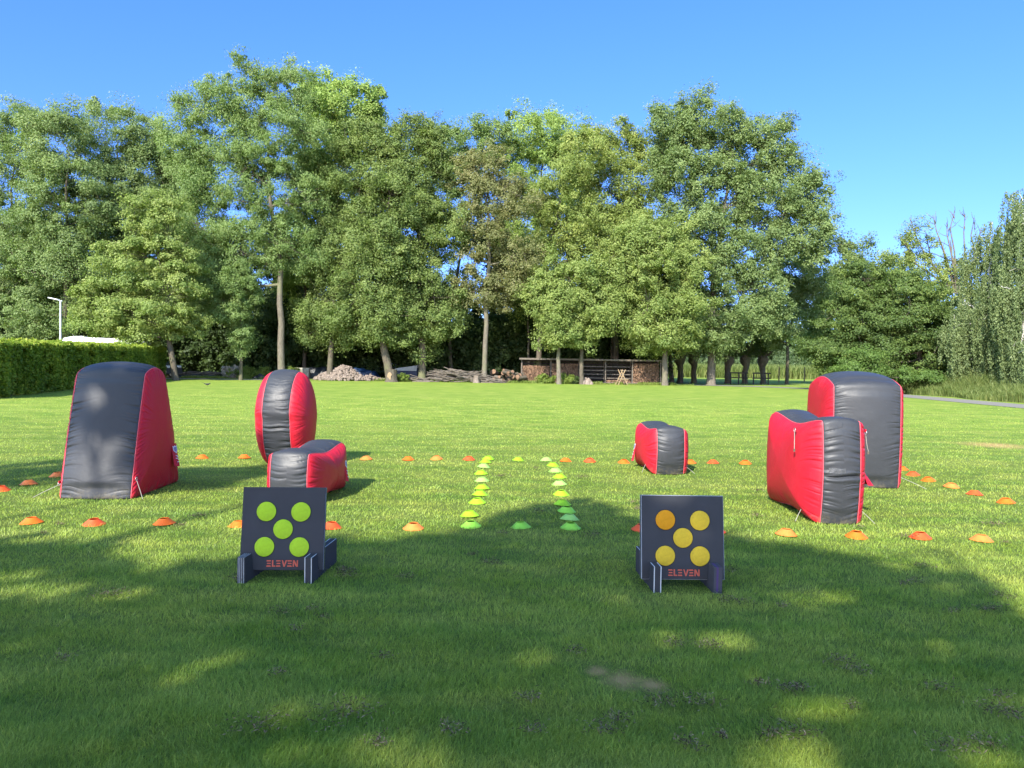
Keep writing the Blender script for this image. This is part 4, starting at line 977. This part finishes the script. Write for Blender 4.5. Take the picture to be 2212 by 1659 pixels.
# ================================================================== THINGS AT THE WOOD EDGE
M['wood_old'] = simple('weathered_wood', (.12, .10, .078), .9, .25, 6, .4, .01)  # wood darkened beyond its weathered tone to carry the trees' shade
M['wood_dark'] = simple('dark_wood', (.035, .030, .026), .85, .2, 8)
M['wood_cut'] = simple('cut_wood', (.27, .19, .11), .85, .2, 14)
M['log_end'] = simple('split_wood', (.17, .10, .06), .9, .5, 5, .5, .01, world=True)
M['white_paint'] = simple('white_paint', (.78, .79, .80), .35, .04, 3)
M['galv'] = simple('galvanised', (.42, .45, .48), .5, .08, 10, metallic=.3)
M['tarp_black'] = simple('black_tarp', (.015, .017, .020), .35, .3, 6, .6, .03)
M['tarp_blue'] = simple('blue_tarp', (.006, .022, .06), .35, .3, 6, .6, .03)
M['glass'] = simple('dark_glass', (.02, .03, .035), .08, .1, 3, spec=.8)
M['car_grey'] = simple('grey_car_paint', (.06, .062, .066), .25, .05, 3, spec=.7)
M['tyre'] = simple('tyre_rubber', (.015, .015, .015), .8, .1, 20)
M['rubble'] = simple('brick_rubble', (.185, .145, .115), .9, .4, 4, .4, .01, world=True)
M['pale_stone'] = simple('pale_stone', (.30, .27, .21), .9, .3, 4, .4, .01, world=True)
M['board_grey'] = simple('grey_board', (.34, .34, .33), .8, .1, 5)

# street lamp
g = at(131, 800, 50); e = empty('street_lamp', (g[0], 50, 0)); tag(e, 'slim grey street lamp with flat white head behind the hedge', 'street lamp')
top = at(131, 650, 50)[2]
mb = MB(); mb.tube([(0, 0, 0), (0, 0, 1.2), (0, 0, top)], [.085, .075, .055], 12); mb.build('pole', M['galv'], e)
mb = MB(); A_ = Matrix.Translation((-.02, 0, top+.02)) @ Matrix.Rotation(R(12), 4, 'Y')
mb.box(None, (.30, .10, .07), M=A_ @ Matrix.Translation((0, 0, 0)), bev=.015); mb.build('bracket', M['galv'], e)
mb = MB(); mb.box(None, (.66, .26, .06), M=A_ @ Matrix.Translation((-.44, 0, .02)), bev=.02); mb.build('lamp_head', M['white_paint'], e)
# caravan
g = at(227, 800, 57.5); e = empty('caravan', (g[0], 58.0, .14), R(3)); tag(e, 'white caravan roof showing above the hedge', 'caravan')
prof = [(-2.8, .45), (-2.95, 1.1), (-2.9, 2.35), (-2.7, 2.72), (-2.2, 2.80), (1.0, 2.74), (2.5, 2.66), (2.85, 2.45), (2.95, 1.3), (2.8, .45)]
mb = MB(); mb.prism(prof, -1.1, 1.1); mb.build('body', M['white_paint'], e)
mb = MB(); mb.box((-.8, -1.105, 1.6), (1.2, .03, .6), bev=.01); mb.build('window', M['glass'], e)
mb = MB(); mb.box((1.0, -1.105, 1.6), (.9, .03, .6), bev=.01); mb.build('window', M['glass'], e)
mb = MB(); mb.box((-1.9, -.2, 2.83), (.7, .6, .10), bev=.03); mb.build('roof_hatch', M['white_paint'], e)
mb = MB(); mb.tube([(-2.5, -.9, 2.78), (-1.5, -.9, 2.86)], .03, 6); mb.tube([(-2.3, -.3, 2.78), (-2.5, -.3, 3.0)], .02, 6); mb.build('roof_rail', M['white_paint'], e)
for y in (-1.0, 1.0):
    mb = MB(); mb.tube([(-.1, y-.1, .33), (-.1, y+.1, .33)], .33, 20, smooth=False); mb.build('wheel', M['tyre'], e)
# car, nose to the lawn
g = at(374, 800, 57.3); e = empty('parked_car', (g[0]-1.75, 57.3, 0), R(-14)); tag(e, 'dark grey car whose nose shows past the end of the hedge', 'car')
body = [(-2.2, .35), (-2.25, .9), (-2.1, 1.05), (1.1, 1.12), (1.95, .98), (2.12, .75), (2.15, .35)]
mb = MB(); mb.prism(body, -.88, .88); mb.build('body', M['car_grey'], e)
mb = MB(); mb.prism([(-2.05, 1.05), (-1.8, 1.62), (-.1, 1.66), (.35, 1.58), (1.15, 1.11)], -.80, .80); mb.build('cabin', M['glass'], e)
mb = MB(); mb.prism([(-1.85, 1.60), (-1.7, 1.68), (-.1, 1.72), (.3, 1.62)], -.78, .78); mb.build('roof', M['car_grey'], e)
for y in (-.62, .62):
    mb = MB(); mb.box((2.06, y, .86), (.16, .36, .17), bev=.03); mb.build('headlight', M['white_paint'], e)
mb = MB(); mb.box((2.14, 0, .72), (.06, .8, .22), bev=.02); mb.build('grille', M['wood_dark'], e)
mb = MB(); mb.box((2.165, 0, .50), (.02, .5, .11)); mb.build('licence_plate', simple('yellow_plate', (.70, .50, .03), .5, .03), e)
mb = MB(); mb.box((.95, -.98, 1.15), (.14, .2, .14), bev=.03); mb.build('mirror', M['car_grey'], e)
for x in (-1.4, 1.38):
    for y in (-.80, .80):
        mb = MB(); mb.tube([(x, y-.11, .33), (x, y+.11, .33)], .34, 22, smooth=False); w_ = mb.build('wheel', M['tyre'], e)
        mb = MB(); mb.tube([(x, y-.115, .33), (x, y+.115, .33)], .2, 16, smooth=False); mb.build('rim', M['galv'], w_)

def lump(name, m, cx, cy, sx, sy, sz, seed, parent=None, rough=.25, nn=26):
    rg = np.random.default_rng(seed); ph = rg.uniform(0, 6, 8); V = []; F = []
    for i in range(nn):
        for j in range(nn):
            u = i/(nn-1)*2-1; v = j/(nn-1)*2-1; e_ = (1-min(1, abs(u))**3)*(1-min(1, abs(v))**3)
            k = 1+rough*(math.sin(3*u+ph[0]+4*v)+.7*math.sin(7*v+ph[1]-3*u)+.5*math.sin(11*u+ph[2]+9*v)); V.append((cx+u*sx+.05*math.sin(9*v+ph[3]), cy+v*sy+.05*math.sin(8*u+ph[4]), max(0.0, sz*e_**.5*k*.8)))
    for i in range(nn-1):
        for j in range(nn-1): F.append((i*nn+j, (i+1)*nn+j, (i+1)*nn+j+1, i*nn+j+1))
    mb = MB(); mb.add(V, F, True); return mb.build(name, m, parent)
def gp(px, Y): return at(px, 800, Y)[0]
tag(lump('tarpaulin', M['tarp_black'], gp(440, 59.5), 59.5, 1.9, .6, .45, 3), 'crumpled black sheet on the ground in the dark gap beside the layered tree', 'tarpaulin')
tag(lump('tarpaulin', M['tarp_black'], gp(570, 58.0), 58.0, .8, .4, .40, 5), 'small black sheet by the bush left of the oval bunker', 'tarpaulin')
tag(lump('tarpaulin', M['tarp_black'], gp(705, 61), 61.2, 2.1, .8, 1.15, 4, rough=.10), 'black sheet over a stack behind the rubble pile', 'tarpaulin')
tag(lump('tarpaulin', M['tarp_blue'], gp(782, 60), 60.0, 1.35, .6, 1.0, 6, rough=.14), 'blue sheet over a heap, right behind the rubble pile', 'tarpaulin')
mb = MB(); mb.box((gp(656, 60), 59.6, .45), (1.1, .8, .9), rz=.1, bev=.03); tag(mb.build('storage_crate', M['pale_stone']), 'pale weathered bin left of the rubble pile', 'crate')
x = gp(878, 59.5); e = empty('lean_to_board', (x, 59.5, 0), R(-6)); tag(e, 'dark blue panel with a grey board lying sloped on top', 'panel')
mb = MB(); mb.prism([(-.85, 0), (.85, 0), (.85, 1.05), (-.85, .85)], 0, .8); mb.build('panel', simple('navy_panel', (.012, .018, .05), .5, .1), e)
mb = MB(); mb.add([(-.95, -.04, .80), (.80, -.04, .80), (.85, -.04, 1.22), (-.9, .0, .95), (-.95, .85, .84), (.80, .85, .84), (.85, .85, 1.26), (-.9, .85, .99)], [(0, 1, 2, 3), (4, 7, 6, 5), (3, 2, 6, 7), (0, 4, 5, 1), (0, 3, 7, 4), (1, 5, 6, 2)]); mb.build('board', M['board_grey'], e)

def stones(name, label, m, cx, cy, sx, sy, sz, n, s, seed, shape='heap'):
    rg = np.random.default_rng(seed); mb = MB()
    for _ in range(n):
        if shape == 'heap':
            a = rg.uniform(0, 6.28); r_ = rg.uniform(0, 1)**.55; x, y = r_*math.cos(a), r_*math.sin(a)
            z = sz*max(0, 1-r_**1.3)*rg.uniform(.85, 1.0)*(1+.15*math.sin(x*5))
        else:
            x, y = rg.uniform(-1, 1), rg.uniform(-1, 1); z = rg.uniform(0, sz)
        q = s*rg.uniform(.6, 1.4)
        Mx = Matrix.Translation((cx+x*sx, cy+y*sy, z+q*.3)) @ Matrix.Rotation(rg.uniform(0, 6), 4, Vector(rg.normal(size=3)).normalized())
        mb.box(None, (q*rg.uniform(.8, 1.5), q*rg.uniform(.6, 1), q*rg.uniform(.5, .8)), M=Mx, bev=q*.15)
    o = mb.build(name, m); tag(o, label, 'rubble', kind='stuff'); return o
stones('rubble_pile', 'heap of broken pinkish bricks at the wood edge', M['rubble'], gp(735, 58), 58.3, 2.05, 1.1, 1.05, 950, .17, 8)
stones('rubble_scatter', 'low tail of broken bricks to the right of the heap', M['rubble'], gp(795, 58), 58.6, 1.3, .8, .35, 160, .15, 9)
stones('stone_stack', 'stacked pale stones beside the bush', M['pale_stone'], gp(497, 59), 59.0, .55, .4, .78, 130, .22, 10, 'stack')

# stumps
def stump(px, Y, r_, h, label, scar, m='bark', seed=1):
    rg = np.random.default_rng(seed); e = empty('tree_stump', (gp(px, Y), Y, 0)); tag(e, label, 'stump')
    n = 24; ph = rg.uniform(0, 6, 3); vs = []; prof = [(1.35, -.05), (1.15, .06), (1.0, .2), (.95, h*.6), (.98, h)]
    for (k, z) in prof:
        for j in range(n):
            a = 2*math.pi*j/n; q = r_*k*(1+.07*math.sin(3*a+ph[0])+.05*math.sin(7*a+ph[1])); vs.append((q*math.cos(a), q*math.sin(a), z))
    mb = MB(); mb.add(vs, [(i*n+j, i*n+(j+1) % n, (i+1)*n+(j+1) % n, (i+1)*n+j) for i in range(4) for j in range(n)], True); mb.build('bark', M[m], e)
    mb = MB(); mb.add([(x*.985, y*.985, z+.003) for x, y, z in vs[-n:]], [list(range(n))]); mb.build('cut_top', M['wood_cut'], e)
    if scar:
        mb = MB(); pts = [(.18*math.cos(a)*(1 if math.sin(a) > 0 else .55)-.05, -r_*1.03, .40*h*1.1+.34*h*math.sin(a)) for a in np.linspace(0, 6.283, 15)[:-1]]
        mb.add(pts+[(x, y+.2, z) for x, y, z in pts], [list(range(14))]+[(i, (i+1) % 14, 14+(i+1) % 14, 14+i) for i in range(14)]); mb.build('scar', M['wood_cut'], e)
stump(845, 56.6, .40, .92, 'tall grey stump with a pale heart scar in front of the leaning maple', True, seed=2)
stump(1029, 57.6, .22, .52, 'short reddish stump in front of the branch pile', False, 'rubble', seed=3)
# root lump
tag(lump('root_plate', M['rubble'], gp(1268, 58), 58.2, .45, .35, .42, 12, rough=.3), 'upturned root lump at the foot of the right shed tree', 'root')

# brushwood pile and logs
rg = np.random.default_rng(33); mb = MB(); x0, x1 = gp(905, 58.4), gp(1075, 58.4)
for _ in range(170):
    u = rg.uniform(0, 1); x = x0+(x1-x0)*u; hh = .95*(1-abs(2*u-.95)**2.2)*rg.uniform(.05, 1)
    ln = rg.uniform(.8, 2.6); a = rg.normal(0, .35); t = rg.normal(-.04, .12); y = 58.4+rg.uniform(-.5, .9)
    p0 = Vector((x-ln/2, y, max(.03, hh-ln*t/2))); p1 = Vector((x+ln/2*math.cos(a), y+ln/2*math.sin(a), max(.03, hh+ln*t/2)))
    r_ = rg.uniform(.015, .055); mb.tube([p0, p0.lerp(p1, .5)+Vector((0, 0, rg.normal(0, .06))), p1], [r_, r_*.9, r_*.6], 6)
tag(mb.build('brushwood_pile', M['wood_old']), 'pile of grey cut branches under the maples', 'brushwood', kind='stuff')
mb = MB()
for _ in range(26):
    x = gp(rg.uniform(385, 480), 59.2); a = rg.normal(0, .3); ln = rg.uniform(.8, 2.); z = rg.uniform(.05, .5)
    mb.tube([(x-ln/2, 59.1, z*.6), (x, 59.2+rg.uniform(-.3, .3), z), (x+ln/2, 59.2, z*.8+.05)], [.05, .045, .02], 6)
tag(mb.build('brushwood', M['wood_old']), 'loose dark branches on the ground between hedge end and stone stack', 'brushwood', kind='stuff')
logs = []
for i in range(30):
    r_ = rg.uniform(.10, .21); ln = rg.uniform(.4, .9); px_ = rg.uniform(1062, 1128); x = gp(px_, 59.2); y = 58.9+rg.uniform(-.4, .8)
    zz = rg.uniform(.1, .95)*(1-abs((px_-1100)/60)**3)
    mb = MB(); d = Vector((rg.normal(0, .6), -1, rg.normal(0, .15))).normalized()*ln/2
    mb.tube([-d, d], [r_, r_*.92], 10, cap=False); 
    o = mb.build('log', M['bark'] if i % 3 else M['wood_old']); o.location = (x, y, max(zz, r_)); tag(o, ['thick', 'thin'][r_ < .15]+' cut log in the heap left of the wood shed', 'log', 'heap of cut logs, '+['thick', 'thin'][r_ < .15]+' ones')
    mb = MB(); n = 10; vv = mb
    q = d.normalized(); ref = q.cross(Vector((0, 0, 1))).normalized(); b_ = q.cross(ref)
    for sgn, rr2 in ((-1, r_), (1, r_*.92)):
        mb.add([d*sgn*1.002+(ref*math.cos(2*math.pi*k/n)+b_*math.sin(2*math.pi*k/n))*rr2*.97 for k in range(n)], [list(range(n))])
    mb.build('cut_end', M['log_end'], o)

# wood shed
xs = [gp(px, 60.0) for px in (1127, 1190, 1252, 1308, 1366, 1427)]
e = empty('wood_shed', (xs[0], 60.0, 0)); tag(e, 'long low open wood shed with flat roof behind the trees', 'shed'); X0 = xs[0]; Wd = xs[-1]-xs[0]
for i, x in enumerate(xs):
    for yy in (0, 1.1):
        mb = MB(); mb.box((x-X0, yy, .92), (.09, .09, 1.84), bev=.01); mb.build('post', M['wood_old'], e)
mb = MB(); mb.box((Wd/2, .5, 1.90), (Wd+.4, 1.7, .05)); mb.build('roof', simple('roof_felt', (.07, .075, .05), .9, .3, 3), e)
mb = MB(); mb.box((Wd/2, -.34, 1.87), (Wd+.4, .03, .13)); mb.build('roof_edge_board', M['wood_old'], e)
mb = MB()
for k in range(9): mb.box((Wd/2, 1.2, .12+k*.2), (Wd, .025, .17))
mb.build('back_wall', M['wood_dark'], e)
mb = MB(); mb.box((Wd/2, .5, .10), (Wd, 1.2, .05)); mb.build('floor_rack', M['wood_old'], e)
# firewood: split log ends, hundreds per bay
def firewood(px0, px1, seed, zt):
    rg = np.random.default_rng(seed); mb = MB(); a, b = gp(px0, 60)+.06, gp(px1, 60)-.06
    z = .16
    while z < zt:
        x = a+.05
        while x < b-.04:
            s_ = rg.uniform(.06, .13); n = rg.integers(3, 6); ph = rg.uniform(0, 6); y0 = .06+rg.uniform(-.05, .05)
            poly = [(x+s_*.62*math.cos(ph+6.283*k/n)*rg.uniform(.8, 1.1), z+s_*.62*math.sin(ph+6.283*k/n)*rg.uniform(.8, 1.1)) for k in range(n)][::-1]
            mb.prism(poly, 60+y0, 60+y0+.9); x += s_*1.02
        z += .095
    return mb
fb = [(1127, 1190, 1, 1.35), (1190, 1252, 2, 1.55), (1366, 1427, 4, 1.6), (1308, 1366, 3, .35)]
mb = None
allb = MB()
for a in fb:
    m_ = firewood(*a); allb.add(m_.v, m_.f, False)
tag(allb.build('firewood', M['log_end']), 'split firewood stacked in the bays of the wood shed', 'firewood', kind='stuff')
for i, (pa, pb) in enumerate(((1253, 1307), (1309, 1365))):
    for k in range(4):
        mb = MB(); xa, xb = gp(pa, 60)+.05, gp(pb, 60)-.05; mb.box(((xa+xb)/2, 60.35+.05*k, .45+k*.30), (xb-xa, .3, .07), bev=.01)
        tag(mb.build('stored_plank', M['wood_old']), ['lowest', 'second', 'third', 'topmost'][k]+' plank stored in the '+['third', 'fourth'][i]+' bay from the left of the wood shed', 'plank', 'planks stored in the wood shed')
# sawhorse
x = gp(1344, 58.3); e = empty('sawbuck', (x, 58.5, 0), .15); tag(e, 'pale wooden sawbuck with crossed legs in front of the firewood', 'sawhorse')
for yy in (-.35, .35):
    for sg in (-1, 1):
        mb = MB(); mb.tube([(sg*.36, yy, 0), (sg*.02-sg*.20, yy, 1.15)], .038, 6, smooth=False); mb.build('leg', M['wood_cut'], e)
for zz, xx in ((.25, .30), (.25, -.30), (.62, 0)):
    mb = MB(); mb.tube([(xx, -.42, zz), (xx, .42, zz)], .03, 6, smooth=False); mb.build('rail', M['wood_cut'], e)
mb = MB(); mb.tube([(-.42, -.39, .42), (.42, -.39, .42)], .03, 6, smooth=False); mb.build('brace', M['wood_cut'], e)
# black rails near the pollards
for i, (pa, pb) in enumerate(((1576, 1616), (1625, 1665))):
    Y = 65.5; xa, xb = gp(pa, Y), gp(pb, Y); e = empty('guard_rail', ((xa+xb)/2, Y, 0)); w2 = (xb-xa)/2
    tag(e, ['left', 'right'][i]+' one of the two black timber rails under the pollard willows', 'railing', 'black timber rails')
    for px_ in (-w2*.85, 0, w2*.75):
        mb = MB(); mb.box((px_, 0, .47), (.09, .09, 1.06), bev=.01); mb.build('post', M['wood_dark'], e)
    for zz in (.55, .98):
        mb = MB(); mb.box((0, -.07, zz), (2*w2, .04, .11), bev=.01); mb.build('rail', M['wood_dark'], e)
# meadow posts
for i, (px_, Y) in enumerate(((1683, 78), (1738, 80), (1786, 74))):
    mb = MB(); mb.tube([(0, 0, -.1), (0, 0, 1.55)], [.07, .06], 8); o = mb.build('fence_post', M['wood_cut']); o.location = (gp(px_, Y), Y, 0)
    tag(o, 'pale wooden post standing in the meadow, '+['left', 'middle', 'right'][i]+' of three', 'post', 'posts in the meadow')
# white building glimpsed between trunks
x = gp(845, 80); e = empty('white_house', (x, 80, 0)); tag(e, 'pale building glimpsed through the trees behind the leaning trunk', 'building')
mb = MB(); mb.prism([(-2.2, 0), (2.2, 0), (2.2, 2.6), (0, 4.2), (-2.2, 2.6)], 0, 5); mb.build('wall', simple('pale_render', (.50, .54, .58), .8, .06, 2), e)
for sg in (-1, 1):
    mb = MB(); mb.add([(sg*2.5, -.2, 2.45), (0, -.2, 4.3), (0, 5.2, 4.3), (sg*2.5, 5.2, 2.45), (sg*2.5, -.2, 2.57), (0, -.2, 4.42), (0, 5.2, 4.42), (sg*2.5, 5.2, 2.57)], [(0, 1, 2, 3), (4, 7, 6, 5), (0, 4, 5, 1), (2, 6, 7, 3), (0, 3, 7, 4)]); mb.build('roof', M['board_grey'], e)
mb = MB(); mb.box((-.8, -.03, 1.4), (.8, .06, 1.0)); mb.build('window', M['glass'], e)
mb = MB(); mb.box((1.0, -.03, 1.05), (.9, .06, 2.0)); mb.build('door', M['wood_dark'], e)

# bushes at the wood edge
GB = 'bushes at the foot of the trees'
def bush(px_, Y, w_, h, label, seed, leaf='bushleaf', ll=.16, lw=.07):
    rg = np.random.default_rng(seed); e = empty('leafy_bush', (gp(px_, Y), Y, 0)); tag(e, label, 'bush', GB)
    C = np.array([(rg.normal(0, w_*.4), rg.normal(0, .3), rg.uniform(.12, h)*(1-abs(rg.normal(0, .2)))) for _ in range(int(16*w_/.8)+6)])
    mb = MB()
    for c in C: mb.tube([(c[0]*.4, c[1]*.4, 0), tuple(c*np.array([.8, .8, .6])), tuple(c)], [.02, .014, .006], 4, cap=False)
    mb.build('stems', M['bark_dark'], e); P, A, B, T = leafcloud(rg, C, rg.uniform(.2, .34, len(C)), .8, 5, 26, ll, lw, .4)
    ok = P[:, 2] > .01; quads(P[ok], A[ok], B[ok], T[ok], 'foliage', M[leaf], e)
bush(530, 58, .9, 1.0, 'light green bush beside the stone stack', 1); bush(565, 58.2, .9, .95, 'light green bush just left of the long bare trunk', 2)
bush(632, 59, .6, 1.0, 'light green bush just right of the long bare trunk', 3); bush(862, 58, .7, .45, 'low weeds right of the scarred stump', 4)
bush(1180, 59, 1.0, .6, 'leafy plant at the left bay of the wood shed', 5); bush(1228, 58.7, .6, .6, 'spiky plant between the low tree pair', 6, ll=.3, lw=.05); bush(1243, 58.9, .5, .5, 'dark leafy plant left of the root lump', 7, 'under')
bush(120, 63, 4.2, 4.2, 'bank of shaded shrubs behind the street lamp', 8, 'ash', .22, .13); bush(230, 63, 3.0, 3.6, 'bank of pale shrubs behind the caravan', 9, 'maple_lit', .2, .13); bush(30, 62, 4.2, 4.2, 'bank of shrubs behind the left part of the hedge', 10, 'ash', .22, .13)
bush(745, 80, 1, .1, 'x', 11) if False else None

# bird on the lawn
g = gnd(448, 836); e = empty('bird', (g[0], g[1], .02), R(20)); e.scale = (.62,)*3; tag(e, 'small black bird standing on the lawn at the left', 'bird')
mb = MB(); path = [(-.20, 0, .22), (-.12, 0, .17), (-.04, 0, .145), (.05, 0, .15), (.10, 0, .175), (.13, 0, .20), (.16, 0, .205), (.19, 0, .20)]
mb.tube([Vector(q)*1.4 for q in path], [.012*1.4, .025*1.4, .055*1.4, .055*1.4, .035*1.4, .030*1.4, .026*1.4, .006], 12)
for y in (-.02, .02): mb.tube([(.02, y, .15), (.03, y, .08), (.01, y, .0), (.05, y, .0)], [.008, .006, .005, .004], 5)
mb.build('body', simple('black_feathers', (.02, .02, .025), .6, .2, 20), e)
mb = MB(); mb.add([(-.18, -.01, .24), (-.18, .01, .24), (-.44, .05, .40), (-.45, -.05, .39), (-.2, 0, .22)], [(0, 1, 2, 3), (0, 3, 4), (1, 4, 2), (3, 2, 4)]); mb.build('tail', simple('dark_tail', (.02, .02, .025), .6, .2, 20), e)

# dry clippings lying on the lawn
rg = np.random.default_rng(55); Vs = []; n_b = 0; P_, A_l, B_l, T_l = [], [], [], []
spots = [(240, 1292, 1.3), (750, 1240, .7), (745, 1252, .9), (605, 1333, .6), (555, 1580, 1.2), (735, 1557, 1.6), (980, 1590, .7), (1240, 1418, .6), (700, 1345, .4), (1020, 1205, .5), (1055, 1222, .6), (1070, 1225, .5), (1280, 1162, .8), (1535, 1405, .8),
  (1600, 1310, .9), (1565, 1305, .7), (1690, 1320, .5), (1820, 1440, .9), (1850, 1460, .8), (1715, 1500, .7), (1640, 1490, .5), (1720, 1595, 1.1), (1670, 1600, .5), (1420, 1530, .9), (1500, 1530, .9), (1575, 1240, .6), (2130, 1325, .9), (2160, 1295, .8), (2060, 1330, .5), (1995, 1230, .8), (2150, 1545, .9), (2030, 1500, .7), (2130, 1620, .8), (2050, 1625, 1.),
  (1340, 1565, .7), (1310, 1590, .8), (830, 1430, .5), (1140, 1520, .6), (640, 1370, .4), (1960, 1165, .8), (2145, 1138, .9), (1980, 1265, .7), (1955, 1270, .5), (1710, 1500, .6), (1260, 1035, .7), (1165, 1110, .5), (1085, 1033, .8), (1370, 1090, .7), (1380, 1105, .9), (1430, 1235, .5), (430, 1120, .8), (130, 1140, .6), (1635, 1120, .5), (1460, 1400, .7), (1400, 1250, .5), (880, 1255, .6), (1485, 1620, .6), (2190, 1560, .7), (815, 1620, .5), (1150, 1590, .6)]
spots += [(rg.uniform(0, 2212), 1000+650*rg.uniform(0, 1)**1.3, rg.uniform(.3, .6)) for _ in range(16)]
for (px_, py_, s_) in spots:
    g = gnd(px_, py_); k = int(150*s_); sp = .045*s_*max(1, g[1]/6)**.3
    p_ = g+np.stack([rg.normal(0, sp*1.3, k), rg.normal(0, sp, k), .030+np.abs(rg.normal(0, .016, k))], 1)
    P_.append(p_); a = unit(np.stack([rg.normal(0, 1, k), rg.normal(0, 1, k), rg.normal(0, .35, k)], 1)); A_l.append(a*rg.uniform(.005, .016, (k, 1)))
    b_ = unit(np.cross(a, np.stack([rg.normal(0, .4, k), rg.normal(0, .4, k), np.ones(k)], 1))); B_l.append(b_*.0028*max(1, g[1]/5)); T_l.append(rg.uniform(0, 1, k))
M['clip'] = leaf_mat('dry_clippings', (.030, .023, .014), (.095, .075, .045), (.26, .21, .13), .05, .0)
o = quads(np.concatenate(P_), np.concatenate(A_l), np.concatenate(B_l), np.concatenate(T_l), 'grass_clippings', M['clip'], None); tag(o, 'dried clumps of grass clippings scattered on the lawn', 'clippings', kind='stuff')

grass()

# ================================================================== TREES BEHIND THE CAMERA (they shade the foreground)
edge_px = [(-900, 1150), (0, 1152), (90, 1150), (230, 1182), (430, 1200), (560, 1188), (720, 1172), (860, 1166), (960, 1140), (1050, 1112), (1150, 1092), (1280, 1080), (1370, 1108), (1430, 1140), (1570, 1150), (1660, 1178), (1760, 1192), (1900, 1206), (2030, 1215), (2120, 1245), (2165, 1300), (2260, 1360), (2700, 1450), (3600, 1500)]
EP = np.array([gnd(*q)[:2] for q in edge_px])
holes_px = [(1480, 1190, 80, 22, .97), (1520, 1375, 110, 34, .9), (1150, 1420, 80, 24, .97), (870, 1625, 160, 65, 1.0), (340, 1615, 150, 44, .9), (300, 1470, 110, 25, .9), (120, 1275, 130, 22, .85), (620, 1550, 80, 36, .95), (590, 1290, 60, 14, .8),
            (770, 1515, 50, 34, .96), (1950, 1400, 180, 40, .6), (1700, 1650, 170, 36, .8), (60, 1400, 90, 22, .85), (1330, 1300, 90, 20, .85), (2100, 1640, 120, 36, .9), (1380, 1190, 60, 20, .95), (1700, 1290, 140, 24, .88), (1800, 1530, 120, 34, .85), (1010, 1300, 90, 18, .85), (1280, 1500, 90, 30, .85)]
HO = []
for (a, b, c, d, e_) in holes_px:
    g0 = gnd(a, b); g1 = gnd(a+c, b); g2 = gnd(a, b+d); HO.append((g0[0], g0[1], abs(g1[0]-g0[0]), abs(g2[1]-g0[1]), e_))
def shade_prob(G):
    yb = np.interp(G[:, 0], EP[:, 0], EP[:, 1])+.22*np.sin(G[:, 0]*3.1)+.16*np.sin(G[:, 0]*7.3+1)+.08*np.sin(G[:, 0]*15+2); p = np.where(G[:, 1] < yb-.12, 1.0, 0.0)
    # the band of shade that crosses the tall bunker on the left
    band = (G[:, 0] > -9) & (G[:, 0] < -3.3+.12*np.sin(G[:, 1]*6)) & (G[:, 1] > 9.25+.25*np.sin(G[:, 0]*2.1)) & (G[:, 1] < 11.6+.3*np.sin(G[:, 0]*1.7))
    p = np.where(band, .9-.55*(np.sin(G[:, 0]*5.1+G[:, 1]*2.3)*np.sin(G[:, 1]*4.3-G[:, 0]*1.9) > .35), p)
    dap = np.sin(G[:, 0]*4.3+2*np.sin(G[:, 1]*1.9))*np.sin(G[:, 1]*5.1+1.5*np.sin(G[:, 0]*2.3))+.5*np.sin(G[:, 0]*9.1-G[:, 1]*7.3)
    near_e = np.clip(1-(yb-G[:, 1])/1.6, 0, 1)
    p = p*np.where(dap > .72-.35*near_e, .16, 1.0)
    for (x, y, a, b, s_) in HO:
        q = ((G[:, 0]-x)/a)**2+((G[:, 1]-y)/b)**2; p = np.where(q < 1.1, p*(1-s_*np.clip(1.5-q, 0, 1)), p)
    return p
Lh = np.array([Ldir.x, Ldir.y])/(-Ldir.z)
def shade_tree(label, bx, by, cx, cy, rx, ry, z0, z1, n, seed, leaf='maple'):
    rg = np.random.default_rng(seed); e = empty('shade_tree', (bx, by, 0)); tag(e, label, 'tree', 'trees behind the camera')
    c = np.array([cx, cy, (z0+z1)/2]); d = unit(rg.normal(size=(n, 3))); q = rg.uniform(.1, 1, n)**.45
    C = c+d*q[:, None]*np.array([rx, ry, (z1-z0)/2]); G = C[:, :2]+Lh*C[:, 2:3]
    C = C[(rg.uniform(size=n) < shade_prob(G)) & (C[:, 1] < 1.0)]
    rc = rg.uniform(.35, .6, len(C)); P, A, B, T = leafcloud(rg, C, rc, .8, 6, 11, .24, .16)
    G = P[:, :2]+Lh*P[:, 2:3]; pr = shade_prob(G); ok = rg.uniform(size=len(P)) < np.clip(pr*1.15, .03, 1)
    base = np.array([bx, by, 0.])
    quads(P[ok]-base, A[ok], B[ok], T[ok], 'crown', M[leaf], e)
    mb = MB(); sel = C[rg.choice(len(C), min(60, len(C)), replace=False)]-base
    branches(mb, rg, np.array([0, 0, -.1]), np.array([(cx-bx)*.4, (cy-by)*.4, z0]), np.array([cx-bx, cy-by, z1-2.5]), sel, .32, 9)
    mb.build('trunk', M['bark'], e)
shade_tree('tall maple standing behind the photographer, farthest left', -18, -9, -16.5, -9, 5.5, 6, 5, 17, 1500, 201)
shade_tree('tall maple standing behind the photographer, second from left', -10.5, -9.5, -10, -8.5, 5.5, 7, 5, 17, 1900, 202)
shade_tree('tall maple standing behind the photographer, third from left', -3.5, -12, -3.5, -11, 5.5, 7, 5.5, 17, 1900, 203)
shade_tree('tall maple standing behind the photographer, farthest right', 3.5, -12, 3.5, -11.5, 5.5, 7, 5.5, 17, 1700, 204)
